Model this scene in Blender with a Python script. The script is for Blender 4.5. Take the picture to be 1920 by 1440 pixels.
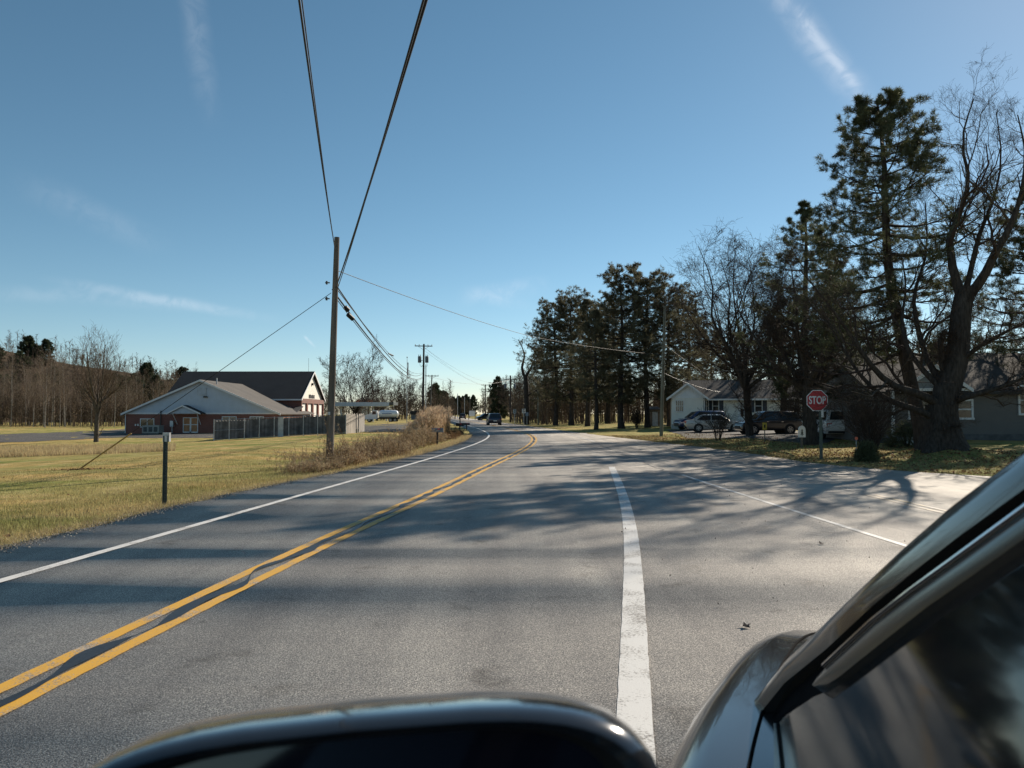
import bpy, math, random
import numpy as np
from mathutils import Vector, Matrix
R = math.radians
scene = bpy.context.scene
for o in list(bpy.data.objects): bpy.data.objects.remove(o)

# ------------------------------------------------------------------ camera
F = 1450.0            # focal length in pixels of the 1920 px wide photograph
CAMH = 1.7
PITCH = math.atan(55 / F)
cam_d = bpy.data.cameras.new('camera'); cam = bpy.data.objects.new('camera', cam_d)
scene.collection.objects.link(cam); scene.camera = cam
cam_d.sensor_width = 36.0; cam_d.lens = 36.0 * F / 1920
cam_d.clip_start = 0.02; cam_d.clip_end = 5000
cam.location = (0, 0, CAMH); cam.rotation_euler = (R(90) + PITCH, 0, 0)
cam_d.dof.use_dof = True; cam_d.dof.focus_distance = 22; cam_d.dof.aperture_fstop = 9.0

# ------------------------------------------------------------------ sun and sky
SUN_AZ, SUN_EL = R(39.5), R(28.2)      # to the right of the view direction
sd = Vector((math.sin(SUN_AZ) * math.cos(SUN_EL), math.cos(SUN_AZ) * math.cos(SUN_EL), math.sin(SUN_EL)))
sun_d = bpy.data.lights.new('sun', 'SUN'); sun = bpy.data.objects.new('sun', sun_d)
scene.collection.objects.link(sun)
sun_d.energy = 5.0; sun_d.angle = R(0.55); sun_d.color = (1.0, 0.885, 0.74)
sun.rotation_euler = sd.to_track_quat('Z', 'Y').to_euler(); sun.location = (40, 40, 40)
scene.view_settings.view_transform = 'Standard'; scene.view_settings.look = 'None'
scene.view_settings.exposure = 0.5; scene.view_settings.gamma = 1.0
scene.cycles.max_bounces = 5; scene.cycles.diffuse_bounces = 2; scene.cycles.glossy_bounces = 3
scene.cycles.transparent_max_bounces = 6; scene.cycles.use_denoising = True
scene.cycles.caustics_reflective = False; scene.cycles.caustics_refractive = False

CP, SP = math.cos(PITCH), math.sin(PITCH)
def dirpix(px, py):
    a, b = (px - 960) / F, (720 - py) / F
    return np.array([a, CP - b * SP, SP + b * CP])

world = bpy.data.worlds.new('World'); scene.world = world; world.use_nodes = True
wn, wl = world.node_tree.nodes, world.node_tree.links
wn.clear()
w_out = wn.new('ShaderNodeOutputWorld'); w_bg = wn.new('ShaderNodeBackground')
sky = wn.new('ShaderNodeTexSky'); sky.sky_type = 'NISHITA'; sky.sun_disc = False
sky.sun_elevation = SUN_EL; sky.sun_rotation = SUN_AZ
sky.air_density = 0.76; sky.dust_density = 0.08; sky.ozone_density = 1.5; sky.altitude = 100
w_bg.inputs[1].default_value = 0.074
wl.new(w_bg.outputs[0], w_out.inputs[0])
def wmath(op, a, b=None, clamp=False):
    n = wn.new('ShaderNodeMath'); n.operation = op; n.use_clamp = clamp
    for i, s in enumerate((a, b)):
        if s is None: continue
        if isinstance(s, (int, float)): n.inputs[i].default_value = s
        else: wl.new(s, n.inputs[i])
    return n.outputs[0]
def wdot(vsock, vec):
    n = wn.new('ShaderNodeVectorMath'); n.operation = 'DOT_PRODUCT'
    wl.new(vsock, n.inputs[0]); n.inputs[1].default_value = vec
    return n.outputs['Value']
def wrange(s, a, b, c=0.0, d=1.0):
    n = wn.new('ShaderNodeMapRange'); n.interpolation_type = 'SMOOTHSTEP'; wl.new(s, n.inputs[0])
    for i, x in enumerate((a, b, c, d)): n.inputs[i + 1].default_value = x
    return n.outputs[0]
tc = wn.new('ShaderNodeTexCoord'); DIR = tc.outputs['Generated']
wnoise = wn.new('ShaderNodeTexNoise'); wl.new(DIR, wnoise.inputs['Vector'])
wnoise.inputs['Scale'].default_value = 30; wnoise.inputs['Detail'].default_value = 8; wnoise.inputs['Roughness'].default_value = .62; wnoise.inputs['Distortion'].default_value = 1.2
wnoise2 = wn.new('ShaderNodeTexNoise'); wl.new(DIR, wnoise2.inputs['Vector'])
wnoise2.inputs['Scale'].default_value = 7; wnoise2.inputs['Detail'].default_value = 4
def contrail(p1, p2, wpx, strength, fade=0.25, soft=1.0):
    """thin ice cloud along the great circle through two directions of the sky"""
    d1, d2 = dirpix(*p1), dirpix(*p2); d1 /= np.linalg.norm(d1); d2 /= np.linalg.norm(d2)
    n = np.cross(d1, d2); n /= np.linalg.norm(n)
    t = np.cross(n, d1)
    L = math.acos(float(np.dot(d1, d2)))
    wob = wmath('MULTIPLY', wmath('SUBTRACT', wnoise2.outputs[0], 0.5), wpx / F * 1.2)
    dist = wmath('ABSOLUTE', wmath('ADD', wdot(DIR, tuple(n)), wob))
    a = wrange(dist, 0.0, wpx / F * soft, 1.0, 0.0)
    s = wmath('ARCTAN2', wdot(DIR, tuple(t)), wdot(DIR, tuple(d1)))
    b = wrange(s, -L * 0.02, L * fade)
    c = wrange(s, L * (1 - fade), L * 1.05, 1.0, 0.0)
    m = wmath('MULTIPLY', wmath('MULTIPLY', a, b), c)
    nz = wrange(wnoise.outputs[0], 0.33, 0.64, 0.3, 1.0)
    return wmath('MULTIPLY', wmath('MULTIPLY', m, nz), strength)
trails = [contrail((1405, -75), (1646, 215), 34, 0.20, 0.3), contrail((1470, -10), (1644, 210), 13, 0.22, 0.35),
          contrail((335, -140), (398, 245), 30, 0.09, 0.4), contrail((60, 520), (530, 600), 14, 0.16, 0.4),
          contrail((-120, 540), (420, 575), 20, 0.08, 0.3),
          contrail((845, 560), (1040, 535), 26, 0.16, 0.45), contrail((860, 540), (1010, 580), 20, 0.12, 0.45),
          contrail((568, 628), (592, 652), 4, 0.30, 0.3), contrail((0, 330), (330, 470), 34, 0.06, 0.4)]
tot = trails[0]
for t_ in trails[1:]: tot = wmath('ADD', tot, t_)
tot = wmath('MINIMUM', tot, 0.8)
wmix = wn.new('ShaderNodeMix'); wmix.data_type = 'RGBA'
hsv = wn.new('ShaderNodeHueSaturation'); hsv.inputs['Saturation'].default_value = 1.08; hsv.inputs['Hue'].default_value = 0.481; wl.new(sky.outputs[0], hsv.inputs['Color'])
wl.new(tot, wmix.inputs[0]); wl.new(hsv.outputs[0], wmix.inputs[6]); wmix.inputs[7].default_value = (9.5, 10.0, 10.8, 1)
wl.new(wmix.outputs[2], w_bg.inputs[0])

# ------------------------------------------------------------------ materials
MATS = {}
def mat(name, col, rough=0.8, var=None, bump=None, metal=0.0, spec=0.35, coat=0.0, stretch=(1, 1, 1), island=0.0, col2=None, trans=0.0):
    """procedural material: base colour with noise variation, optional bump"""
    if name in MATS: return MATS[name]
    m = bpy.data.materials.new(name); m.use_nodes = True
    n, l = m.node_tree.nodes, m.node_tree.links
    b = n['Principled BSDF']
    b.inputs['Roughness'].default_value = rough; b.inputs['Metallic'].default_value = metal
    b.inputs['Specular IOR Level'].default_value = spec; b.inputs['Coat Weight'].default_value = coat
    b.inputs['Coat Roughness'].default_value = 0.04
    c4 = (*col, 1)
    b.inputs['Base Color'].default_value = c4
    tcn = n.new('ShaderNodeTexCoord'); mp = n.new('ShaderNodeMapping'); mp.inputs['Scale'].default_value = stretch
    l.new(tcn.outputs['Object'], mp.inputs[0])
    last = None
    if var:
        nz = n.new('ShaderNodeTexNoise'); nz.inputs['Scale'].default_value = var[0]; nz.inputs['Detail'].default_value = 4
        l.new(mp.outputs[0], nz.inputs['Vector'])
        mr = n.new('ShaderNodeMapRange'); l.new(nz.outputs[0], mr.inputs[0])
        mr.inputs[1].default_value = 0.3; mr.inputs[2].default_value = 0.7
        mx = n.new('ShaderNodeMix'); mx.data_type = 'RGBA'; l.new(mr.outputs[0], mx.inputs[0])
        a = var[1]
        lo = tuple(c * (1 - a) for c in col); hi = col2 if col2 else tuple(min(1, c * (1 + a)) for c in col)
        mx.inputs[6].default_value = (*lo, 1); mx.inputs[7].default_value = (*hi, 1)
        l.new(mx.outputs[2], b.inputs['Base Color']); last = mx.outputs[2]
    if island:
        g = n.new('ShaderNodeNewGeometry'); hs = n.new('ShaderNodeHueSaturation')
        mr = n.new('ShaderNodeMapRange'); l.new(g.outputs['Random Per Island'], mr.inputs[0])
        mr.inputs[3].default_value = 1 - island; mr.inputs[4].default_value = 1 + island
        l.new(mr.outputs[0], hs.inputs['Value'])
        mr2 = n.new('ShaderNodeMapRange'); l.new(g.outputs['Random Per Island'], mr2.inputs[0])
        mr2.inputs[3].default_value = 0.5 - 0.05 * island; mr2.inputs[4].default_value = 0.5 + 0.05 * island
        l.new(mr2.outputs[0], hs.inputs['Hue'])
        if last: l.new(last, hs.inputs['Color'])
        else: hs.inputs['Color'].default_value = c4
        l.new(hs.outputs[0], b.inputs['Base Color']); last = hs.outputs[0]
    if bump:
        nb = n.new('ShaderNodeTexNoise'); nb.inputs['Scale'].default_value = bump[0]; nb.inputs['Detail'].default_value = 3
        l.new(mp.outputs[0], nb.inputs['Vector'])
        bp = n.new('ShaderNodeBump'); bp.inputs['Strength'].default_value = bump[1]
        bp.inputs['Distance'].default_value = bump[2] if len(bump) > 2 else 0.02
        l.new(nb.outputs[0], bp.inputs['Height']); l.new(bp.outputs[0], b.inputs['Normal'])
    if trans:
        t = n.new('ShaderNodeBsdfTranslucent'); ms = n.new('ShaderNodeMixShader'); ms.inputs[0].default_value = trans
        if last: l.new(last, t.inputs[0])
        else: t.inputs[0].default_value = c4
        l.new(b.outputs[0], ms.inputs[1]); l.new(t.outputs[0], ms.inputs[2])
        l.new(ms.outputs[0], n['Material Output'].inputs[0])
    MATS[name] = m
    return m

def nd(n, kind, **kw):
    x = n.new(kind)
    for k, v in kw.items(): setattr(x, k, v)
    return x
def ramp(n, l, src, stops):
    r = n.new('ShaderNodeValToRGB'); l.new(src, r.inputs[0])
    e = r.color_ramp.elements
    while len(e) < len(stops): e.new(0.5)
    for i, (p, c) in enumerate(stops):
        e[i].position = p; e[i].color = (*c, 1) if len(c) == 3 else c
    return r.outputs[0]
def mixc(n, l, fac, a, b, mode='MIX'):
    x = n.new('ShaderNodeMix'); x.data_type = 'RGBA'; x.blend_type = mode
    for i, s in ((0, fac), (6, a), (7, b)):
        if isinstance(s, (int, float)): x.inputs[i].default_value = s
        elif isinstance(s, tuple): x.inputs[i].default_value = (*s, 1)
        else: l.new(s, x.inputs[i])
    return x.outputs[2]
def tnoise(n, l, vec, scale, detail=4, rough=0.5):
    x = n.new('ShaderNodeTexNoise'); l.new(vec, x.inputs['Vector'])
    x.inputs['Scale'].default_value = scale; x.inputs['Detail'].default_value = detail; x.inputs['Roughness'].default_value = rough
    return x.outputs[0]
def newmat(name):
    m = bpy.data.materials.new(name); m.use_nodes = True; MATS[name] = m
    n, l = m.node_tree.nodes, m.node_tree.links
    return m, n, l, n['Principled BSDF'], n.new('ShaderNodeTexCoord').outputs['Object']

def asphalt_colour(n, l, P, base=0.075):
    """aggregate speckle, worn wheel paths and patches"""
    mp = n.new('ShaderNodeMapping'); l.new(P, mp.inputs[0]); mp.inputs['Scale'].default_value = (1.0, 0.07, 1)
    streak = tnoise(n, l, mp.outputs[0], 1.3, 4)
    patch = tnoise(n, l, P, 0.35, 5)
    fine = tnoise(n, l, P, 95, 2, 0.7)
    vo = n.new('ShaderNodeTexVoronoi'); l.new(P, vo.inputs['Vector']); vo.inputs['Scale'].default_value = 78
    k = base
    c = ramp(n, l, fine, [(0.36, (k * .38, k * .365, k * .35)), (0.5, (k, k * .955, k * .895)), (0.66, (k * 2.0, k * 1.9, k * 1.75))])
    stone = ramp(n, l, vo.outputs['Color'], [(0.0, (.55, .55, .56)), (0.5, (.95, .94, .92)), (1.0, (1.6, 1.54, 1.45))])
    c = mixc(n, l, 0.8, c, stone, 'MULTIPLY')
    c = mixc(n, l, 1.0, c, ramp(n, l, streak, [(0.3, (.74, .74, .75)), (0.68, (1.24, 1.23, 1.2))]), 'MULTIPLY')
    c = mixc(n, l, 1.0, c, ramp(n, l, patch, [(0.35, (.88, .88, .89)), (0.65, (1.12, 1.11, 1.1))]), 'MULTIPLY')
    stain = tnoise(n, l, P, 1.7, 6, .65)
    c = mixc(n, l, 1.0, c, ramp(n, l, stain, [(0.30, (.62, .61, .60)), (0.42, (1, 1, 1)), (1.0, (1.04, 1.04, 1.04))]), 'MULTIPLY')
    return c, fine, vo.outputs['Distance']
def make_asphalt(name, base):
    m, n, l, b, P = newmat(name)
    c, fine, vd = asphalt_colour(n, l, P, base)
    l.new(c, b.inputs['Base Color']); b.inputs['Roughness'].default_value = 0.82; b.inputs['Specular IOR Level'].default_value = 0.2
    bp = n.new('ShaderNodeBump'); bp.inputs['Strength'].default_value = 0.55; bp.inputs['Distance'].default_value = 0.006
    l.new(fine, bp.inputs['Height']); l.new(bp.outputs[0], b.inputs['Normal'])
    return m
ASPH = make_asphalt('asphalt', 0.28)
LOT = make_asphalt('lot_asphalt', 0.09)
def make_paint(name, col, wear):
    m, n, l, b, P = newmat(name)
    c, fine, vd = asphalt_colour(n, l, P, 0.22)
    w1 = tnoise(n, l, P, 55, 3, 0.7); w2 = tnoise(n, l, P, 2.2, 4)
    s = n.new('ShaderNodeMath'); s.operation = 'ADD'; l.new(w1, s.inputs[0]); l.new(w2, s.inputs[1])
    f = ramp(n, l, s.outputs[0], [(0.0, (1, 1, 1)), (wear - .04, (1, 1, 1)), (wear + .06, (0, 0, 0))])
    # the ramp only covers 0..1, so halve the sum first
    h = n.new('ShaderNodeMath'); h.operation = 'MULTIPLY'; l.new(s.outputs[0], h.inputs[0]); h.inputs[1].default_value = 0.5
    l.new(h.outputs[0], n[f.node.name].inputs[0])
    pc = mixc(n, l, tnoise(n, l, P, 140, 2), tuple(x * .82 for x in col), col)
    l.new(mixc(n, l, f, c, pc), b.inputs['Base Color']); b.inputs['Roughness'].default_value = 0.62
    bp = n.new('ShaderNodeBump'); bp.inputs['Strength'].default_value = 0.35; bp.inputs['Distance'].default_value = 0.004
    l.new(fine, bp.inputs['Height']); l.new(bp.outputs[0], b.inputs['Normal'])
    return m
WHITEP = make_paint('white_paint', (.66, .65, .62), 0.548)
WHITEF = make_paint('white_paint_faded', (.62, .61, .58), 0.54)
YELP = make_paint('yellow_paint', (.66, .36, .04), 0.55)
YELF = make_paint('yellow_paint_faded', (.42, .31, .14), 0.475)
TAR = mat('tar_sealer', (.018, .018, .019), 0.45, (30, .4), (60, .4, .004), spec=.45)

def make_ground():
    m, n, l, b, P = newmat('field_grass')
    big = tnoise(n, l, P, 0.16, 4); mid = tnoise(n, l, P, 1.1, 5, .6); fine = tnoise(n, l, P, 28, 4, .7)
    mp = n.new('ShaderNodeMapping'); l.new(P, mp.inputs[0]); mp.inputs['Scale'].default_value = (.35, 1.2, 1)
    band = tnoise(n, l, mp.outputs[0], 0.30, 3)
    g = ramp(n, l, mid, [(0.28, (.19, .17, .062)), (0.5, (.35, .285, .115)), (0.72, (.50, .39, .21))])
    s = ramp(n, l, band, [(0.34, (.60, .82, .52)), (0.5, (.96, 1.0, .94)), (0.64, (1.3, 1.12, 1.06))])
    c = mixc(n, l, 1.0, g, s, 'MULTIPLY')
    c = mixc(n, l, 1.0, c, ramp(n, l, fine, [(0.32, (.55, .55, .52)), (0.5, (1, 1, 1)), (0.7, (1.3, 1.28, 1.2))]), 'MULTIPLY')
    c = mixc(n, l, 1.0, c, ramp(n, l, big, [(0.35, (.9, .94, .85)), (0.65, (1.1, 1.03, 1.0))]), 'MULTIPLY')
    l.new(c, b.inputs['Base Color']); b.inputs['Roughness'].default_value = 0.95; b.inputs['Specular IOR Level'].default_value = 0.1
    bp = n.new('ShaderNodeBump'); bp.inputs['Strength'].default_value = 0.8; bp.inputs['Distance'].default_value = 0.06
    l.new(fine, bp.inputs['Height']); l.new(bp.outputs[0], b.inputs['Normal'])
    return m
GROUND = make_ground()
BARK = mat('bark', (.052, .044, .038), .95, (14, .45), (22, .9, .03), spec=.12, stretch=(1, 1, .25))
BARKP = mat('pine_bark', (.05, .041, .036), .95, (9, .45), (16, .9, .03), spec=.12, stretch=(1, 1, .3))
BARKD = mat('dead_bark', (.16, .13, .105), .95, (9, .4), (16, .8, .03), spec=.12, stretch=(1, 1, .3))
TWIG = mat('twig_bark', (.062, .046, .037), .9, None, spec=.12, island=.35)
TWIGW = mat('woodland_twig', (.13, .098, .072), .95, None, spec=.05, island=.45)
BIRCH = mat('birch_bark', (.25, .225, .195), .85, (5, .5), None, spec=.15, stretch=(1, 1, 1.6))
BIRCHT = mat('birch_twig', (.17, .13, .10), .95, None, spec=.05, island=.4)
NEEDLE = mat('pine_needles', (.092, .10, .05), .6, (.9, .35), None, spec=.3, island=.45, trans=.32)
NEEDLEM = mat('grove_pine_needles', (.125, .115, .07), .65, (.5, .4), None, spec=.3, island=.5, trans=.42)
NEEDLEF = mat('far_pine_needles', (.065, .075, .042), .8, (.25, .4), None, spec=.12, island=.45, trans=.25)
NEEDLEB = mat('browning_needles', (.12, .085, .05), .8, (.7, .4), None, spec=.12, island=.4, trans=.15)
DRYG = mat('dry_grass_blades', (.285, .275, .10), .85, (.6, .2), None, spec=.15, island=.45, col2=(.46, .37, .19), trans=.3)
STRAW = mat('straw', (.46, .36, .20), .85, (1.5, .3), None, spec=.15, island=.35, trans=.35)
WEED = mat('weed_stems', (.25, .15, .085), .9, (1.2, .35), None, spec=.1, island=.45, trans=.15)
WEEDG = mat('weed_heads', (.40, .30, .19), .9, (1.5, .35), None, spec=.1, island=.4, trans=.2)
REED = mat('reed_stems', (.36, .25, .135), .85, (1.5, .3), None, spec=.15, island=.35, trans=.3)
PLUME = mat('reed_plumes', (.52, .39, .27), .9, (2, .3), None, spec=.1, island=.3, trans=.35)
LEAF = mat('fallen_leaves', (.24, .13, .065), .8, None, None, spec=.2, island=.6, trans=.15)
LEAFD = mat('dark_leaf', (.035, .025, .02), .7, (40, .4))
POLEW = mat('pole_wood', (.15, .13, .11), .9, (7, .45), (18, .8, .012), spec=.15, stretch=(1, 1, .08))
POLED = mat('pole_wood_dark', (.055, .047, .042), .9, (7, .4), (18, .6, .01), spec=.15, stretch=(1, 1, .08))
POLEG = mat('pole_wood_greenish', (.16, .165, .135), .9, (7, .35), (18, .6, .01), spec=.15, stretch=(1, 1, .08))
CABLE = mat('cable_black', (.012, .012, .013), .55, None, None, spec=.3)
WIREG = mat('wire_grey', (.10, .10, .10), .45, None, None, metal=.7)
STEEL = mat('galvanised_steel', (.42, .43, .44), .45, (12, .25), None, metal=.6)
STEELD = mat('dark_steel', (.06, .065, .065), .5, (12, .3), None, metal=.4)
XFMR = mat('transformer_grey', (.13, .14, .15), .5, (8, .2), None)
GUARD = mat('guy_guard_yellow', (.36, .22, .07), .6, (10, .3), None)
POSTG = mat('post_green', (.085, .105, .092), .55, (20, .35), None, metal=.2)
SIGNR = mat('sign_red', (.42, .028, .035), .42, (3, .12), None)
SIGNW = mat('sign_white', (.72, .72, .70), .45, (5, .08), None)
SIGNY = mat('sign_yellow', (.55, .38, .06), .5, (5, .1), None)
INK = mat('sign_black', (.015, .015, .016), .6, (9, .2), None)
GLASS = mat('window_glass', (.022, .027, .032), .06, (1.2, .4), None, spec=.6)
CURTAIN = mat('lit_blinds', (.42, .20, .09), .6, (3, .25), None)
TYRE = mat('tyre_rubber', (.02, .02, .02), .85, (30, .2), None)
RIM = mat('wheel_rim', (.35, .36, .37), .35, (12, .15), None, metal=.8)
CHROME = mat('chrome', (.6, .6, .62), .12, (5, .08), None, metal=1.0)
LAMPR = mat('tail_lamp_red', (.45, .02, .02), .25, (9, .2), None, coat=.5)
LAMPW = mat('head_lamp_clear', (.55, .57, .60), .12, (9, .2), None, coat=.6)
PLASTIC = mat('black_plastic', (.018, .018, .02), .55, (25, .2), None)
WHITE_T = mat('white_trim', (.66, .66, .65), .6, (3, .08), None)

# ------------------------------------------------------------------ helpers
COL = scene.collection
def tag(o, label, cat, group=None):
    o['label'] = label; o['category'] = cat
    if group: o['group'] = group
    return o
def kind(o, k): o['kind'] = k; return o
def thing(name, label, cat, loc=(0, 0, 0), rotz=0.0, group=None):
    o = bpy.data.objects.new(name, None); COL.objects.link(o)
    o.empty_display_size = 0.2
    o.location = loc; o.rotation_euler = (0, 0, rotz)
    return tag(o, label, cat, group)
def link(name, me, parent=None, material=None):
    o = bpy.data.objects.new(name, me); COL.objects.link(o)
    if material is not None: me.materials.clear(); me.materials.append(material)
    if parent is not None: o.parent = parent
    return o
def smooth(me, ang=35):
    me.polygons.foreach_set('use_smooth', np.ones(len(me.polygons), dtype=bool))
    me.set_sharp_from_angle(angle=R(ang))
def npmesh(name, v, f):
    """mesh from an (N,3) array and an (M,k) array of equal faces, or a list of such face arrays"""
    fs = f if isinstance(f, list) else [f]
    fs = [np.asarray(x, dtype=np.int32) for x in fs if len(x)]
    me = bpy.data.meshes.new(name)
    v = np.asarray(v, dtype=np.float32)
    me.vertices.add(len(v)); me.vertices.foreach_set('co', v.ravel())
    nl = sum(x.size for x in fs); npoly = sum(len(x) for x in fs)
    me.loops.add(nl); me.polygons.add(npoly)
    me.loops.foreach_set('vertex_index', np.concatenate([x.ravel() for x in fs]))
    tot = np.concatenate([np.full(len(x), x.shape[1], dtype=np.int32) for x in fs])
    st = np.concatenate([[0], np.cumsum(tot)[:-1]]).astype(np.int32)
    me.polygons.foreach_set('loop_start', st); me.polygons.foreach_set('loop_total', tot)
    me.update(calc_edges=True)
    return me
class MB:
    """collects boxes, tubes, lofts and polygons into one mesh"""
    def __init__(s): s.v = []; s.f = []
    def add(s, v, f):
        o = len(s.v); s.v += [tuple(map(float, p)) for p in v]; s.f += [tuple(i + o for i in q) for q in f]; return s
    def box(s, x0, x1, y0, y1, z0, z1):
        v = [(x, y, z) for z in (z0, z1) for y in (y0, y1) for x in (x0, x1)]
        return s.add(v, [(0, 2, 3, 1), (4, 5, 7, 6), (0, 1, 5, 4), (2, 6, 7, 3), (0, 4, 6, 2), (1, 3, 7, 5)])
    def cbox(s, c, d): return s.box(c[0] - d[0] / 2, c[0] + d[0] / 2, c[1] - d[1] / 2, c[1] + d[1] / 2, c[2] - d[2] / 2, c[2] + d[2] / 2)
    def prism(s, poly, d):
        """closed polygon of 3-D points extruded by the vector d"""
        n = len(poly); p = [Vector(q) for q in poly]; d = Vector(d)
        v = p + [q + d for q in p]
        f = [tuple(reversed(range(n))), tuple(range(n, 2 * n))] + [(i, (i + 1) % n, n + (i + 1) % n, n + i) for i in range(n)]
        return s.add(v, f)
    def loft(s, rings, closed=True, caps=True):
        n = len(rings[0]); v = [p for r in rings for p in r]; f = []
        for a in range(len(rings) - 1):
            for i in range(n if closed else n - 1):
                j = (i + 1) % n
                f.append((a * n + i, a * n + j, (a + 1) * n + j, (a + 1) * n + i))
        if caps and closed:
            f.append(tuple(reversed(range(n)))); f.append(tuple(range((len(rings) - 1) * n, len(rings) * n)))
        return s.add(v, f)
    def tube(s, pts, r, n=8, caps=True):
        pts = [Vector(p) for p in pts]
        rr = r if isinstance(r, (list, tuple)) else [r] * len(pts)
        rings = []
        for i, p in enumerate(pts):
            t = (pts[min(i + 1, len(pts) - 1)] - pts[max(i - 1, 0)]).normalized()
            ref = Vector((0, 0, 1)) if abs(t.z) < 0.9 else Vector((1, 0, 0))
            a = t.cross(ref).normalized(); b = t.cross(a)
            rings.append([p + (a * math.cos(k * 2 * math.pi / n) + b * math.sin(k * 2 * math.pi / n)) * rr[i] for k in range(n)])
        return s.loft(rings, True, caps)
    def cyl(s, c, r, z0, z1, n=12, r2=None):
        return s.tube([(c[0], c[1], z0), (c[0], c[1], z1)], [r, r if r2 is None else r2], n)
    def build(s, name, material, parent=None, sm=False, ang=35, loc=None):
        me = bpy.data.meshes.new(name)
        v = s.v if loc is None else [(p[0] - loc[0], p[1] - loc[1], p[2] - loc[2]) for p in s.v]
        me.from_pydata(v, [], s.f); me.update()
        if sm: smooth(me, ang)
        o = link(name, me, parent, material)
        if loc is not None and parent is None: o.location = loc
        return o
def copy_tree(o, parent=None):
    c = o.copy(); COL.objects.link(c)
    if parent is not None: c.parent = parent
    for ch in list(o.children): copy_tree(ch, c)
    return c

# ------------------------------------------------------------------ road lines in plan: x as a function of y
def spline(pts):
    ys = np.array([p[0] for p in pts], float); xs = np.array([p[1] for p in pts], float); n = len(ys)
    h = np.diff(ys); A = np.zeros((n, n)); b = np.zeros(n); A[0, 0] = A[-1, -1] = 1
    for i in range(1, n - 1):
        A[i, i - 1] = h[i - 1]; A[i, i] = 2 * (h[i - 1] + h[i]); A[i, i + 1] = h[i]
        b[i] = 3 * ((xs[i + 1] - xs[i]) / h[i] - (xs[i] - xs[i - 1]) / h[i - 1])
    c = np.linalg.solve(A, b)
    def f(y):
        y = np.asarray(y, float); i = np.clip(np.searchsorted(ys, y) - 1, 0, n - 2); d = y - ys[i]
        bb = (xs[i + 1] - xs[i]) / h[i] - h[i] * (2 * c[i] + c[i + 1]) / 3
        return xs[i] + bb * d + c[i] * d * d + (c[i + 1] - c[i]) / (3 * h[i]) * d ** 3
    return f
YEL = spline([(-40, -6.2), (0, -3.42), (4.5, -3.05), (7.6, -2.76), (10.96, -2.4), (15.9, -1.78), (23.5, -.93), (33, .18), (43, 1.08), (57, 1.5), (75, .55), (107, -2.6), (160, -8.6), (246, -18), (400, -33.5), (640, -55)])
WHL = spline([(-40, -9.0), (0, -5.95), (7.8, -5.2), (14.5, -4.55), (21.4, -3.85), (29, -3.1), (44.8, -1.95), (57.3, -1.72), (75, -2.75), (107, -6.0), (160, -12), (246, -21.5), (400, -37), (640, -58.5)])
EDL = spline([(-40, -10.2), (0, -7.2), (9.6, -6.42), (13.7, -6.2), (17, -5.85), (19.7, -5.42), (25.4, -4.6), (32.9, -3.7), (46.5, -2.95), (61.6, -3.2), (75, -4.0), (107, -7.3), (160, -13.4), (246, -23), (400, -38.5), (640, -60)])
WHR = spline([(-40, -4.9), (-10, -1.1), (0, .05), (3.7, .58), (7.58, 1.18), (10.96, 1.67), (18, 2.5), (25, 3.2)])
EDGE_R = spline([(0, 5.4), (10, 5.05), (20.5, 4.72), (35, 4.8), (50, 4.9), (60, 4.65), (75, 3.7), (107, .6), (160, -5.3), (246, -14.5), (400, -30), (640, -51.5)])
EDR = spline([(-40, 17), (0, 15.6), (10, 15), (17, 14.2), (21, 12.8), (23.5, 11.2), (28, 10.3), (34, 10.0), (44.8, 8.8), (60, 6.8), (75, 5.2), (107, 2.1), (160, -3.8), (246, -13), (400, -28.5), (640, -50)])

def ss(a, b, x):
    t = np.clip((x - a) / (b - a), 0, 1); return t * t * (3 - 2 * t)
def terr(x, y):
    x = np.asarray(x, float); y = np.asarray(y, float)
    yy = np.clip(y, -40, 640)
    dl = EDL(yy) - x; dr = x - EDR(yy)
    left = -0.86 * ss(0.8, 34, dl) - .05
    left = left - 0.22 * np.exp(-((dl - 5.5) / 2.2) ** 2) * ss(24, 34, y) * (1 - ss(80, 110, y))
    left = left + 0.05 * np.sin(x * .31 + 1.2 * np.sin(y * .21)) * ss(3, 12, dl) + .03 * np.sin(y * .9 + x * .5) * ss(3, 9, dl)
    right = 0.30 * ss(0.5, 16, dr) - .03 + .04 * np.sin(x * .7 + y * .4) * ss(1, 5, dr)
    mid = np.full_like(x + y, -0.16)
    z = np.where(dl > 0, left, np.where(dr > 0, right, mid))
    mound = .42 * np.exp(-(((x - 16.6) / 1.7) ** 2 + ((y - 29.6) / 1.7) ** 2))
    return np.where((dl > 0) | (dr > 0), z + mound, mid)
def tz(x, y): return float(terr(x, y))
def G(px, py):
    """point of the ground seen at a pixel of the photograph"""
    d = dirpix(px, py); t = 2.0; last = 2.0
    for _ in range(900):
        p = d * t
        if CAMH + p[2] <= tz(p[0], p[1]): break
        last = t; t *= 1.012
    for _ in range(24):
        m = (last + t) / 2; p = d * m
        if CAMH + p[2] <= tz(p[0], p[1]): t = m
        else: last = m
    p = d * t
    return Vector((p[0], p[1], tz(p[0], p[1])))
def P3(px, py, depth):
    """point on the ray of a pixel at distance `depth` along y"""
    d = dirpix(px, py); p = d * (depth / d[1]); return Vector((p[0], p[1], CAMH + p[2]))
def X_at(px, depth): return (px - 960) / F * depth
def onG(px, depth):
    x = X_at(px, depth); return Vector((x, depth, tz(x, depth)))

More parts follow.
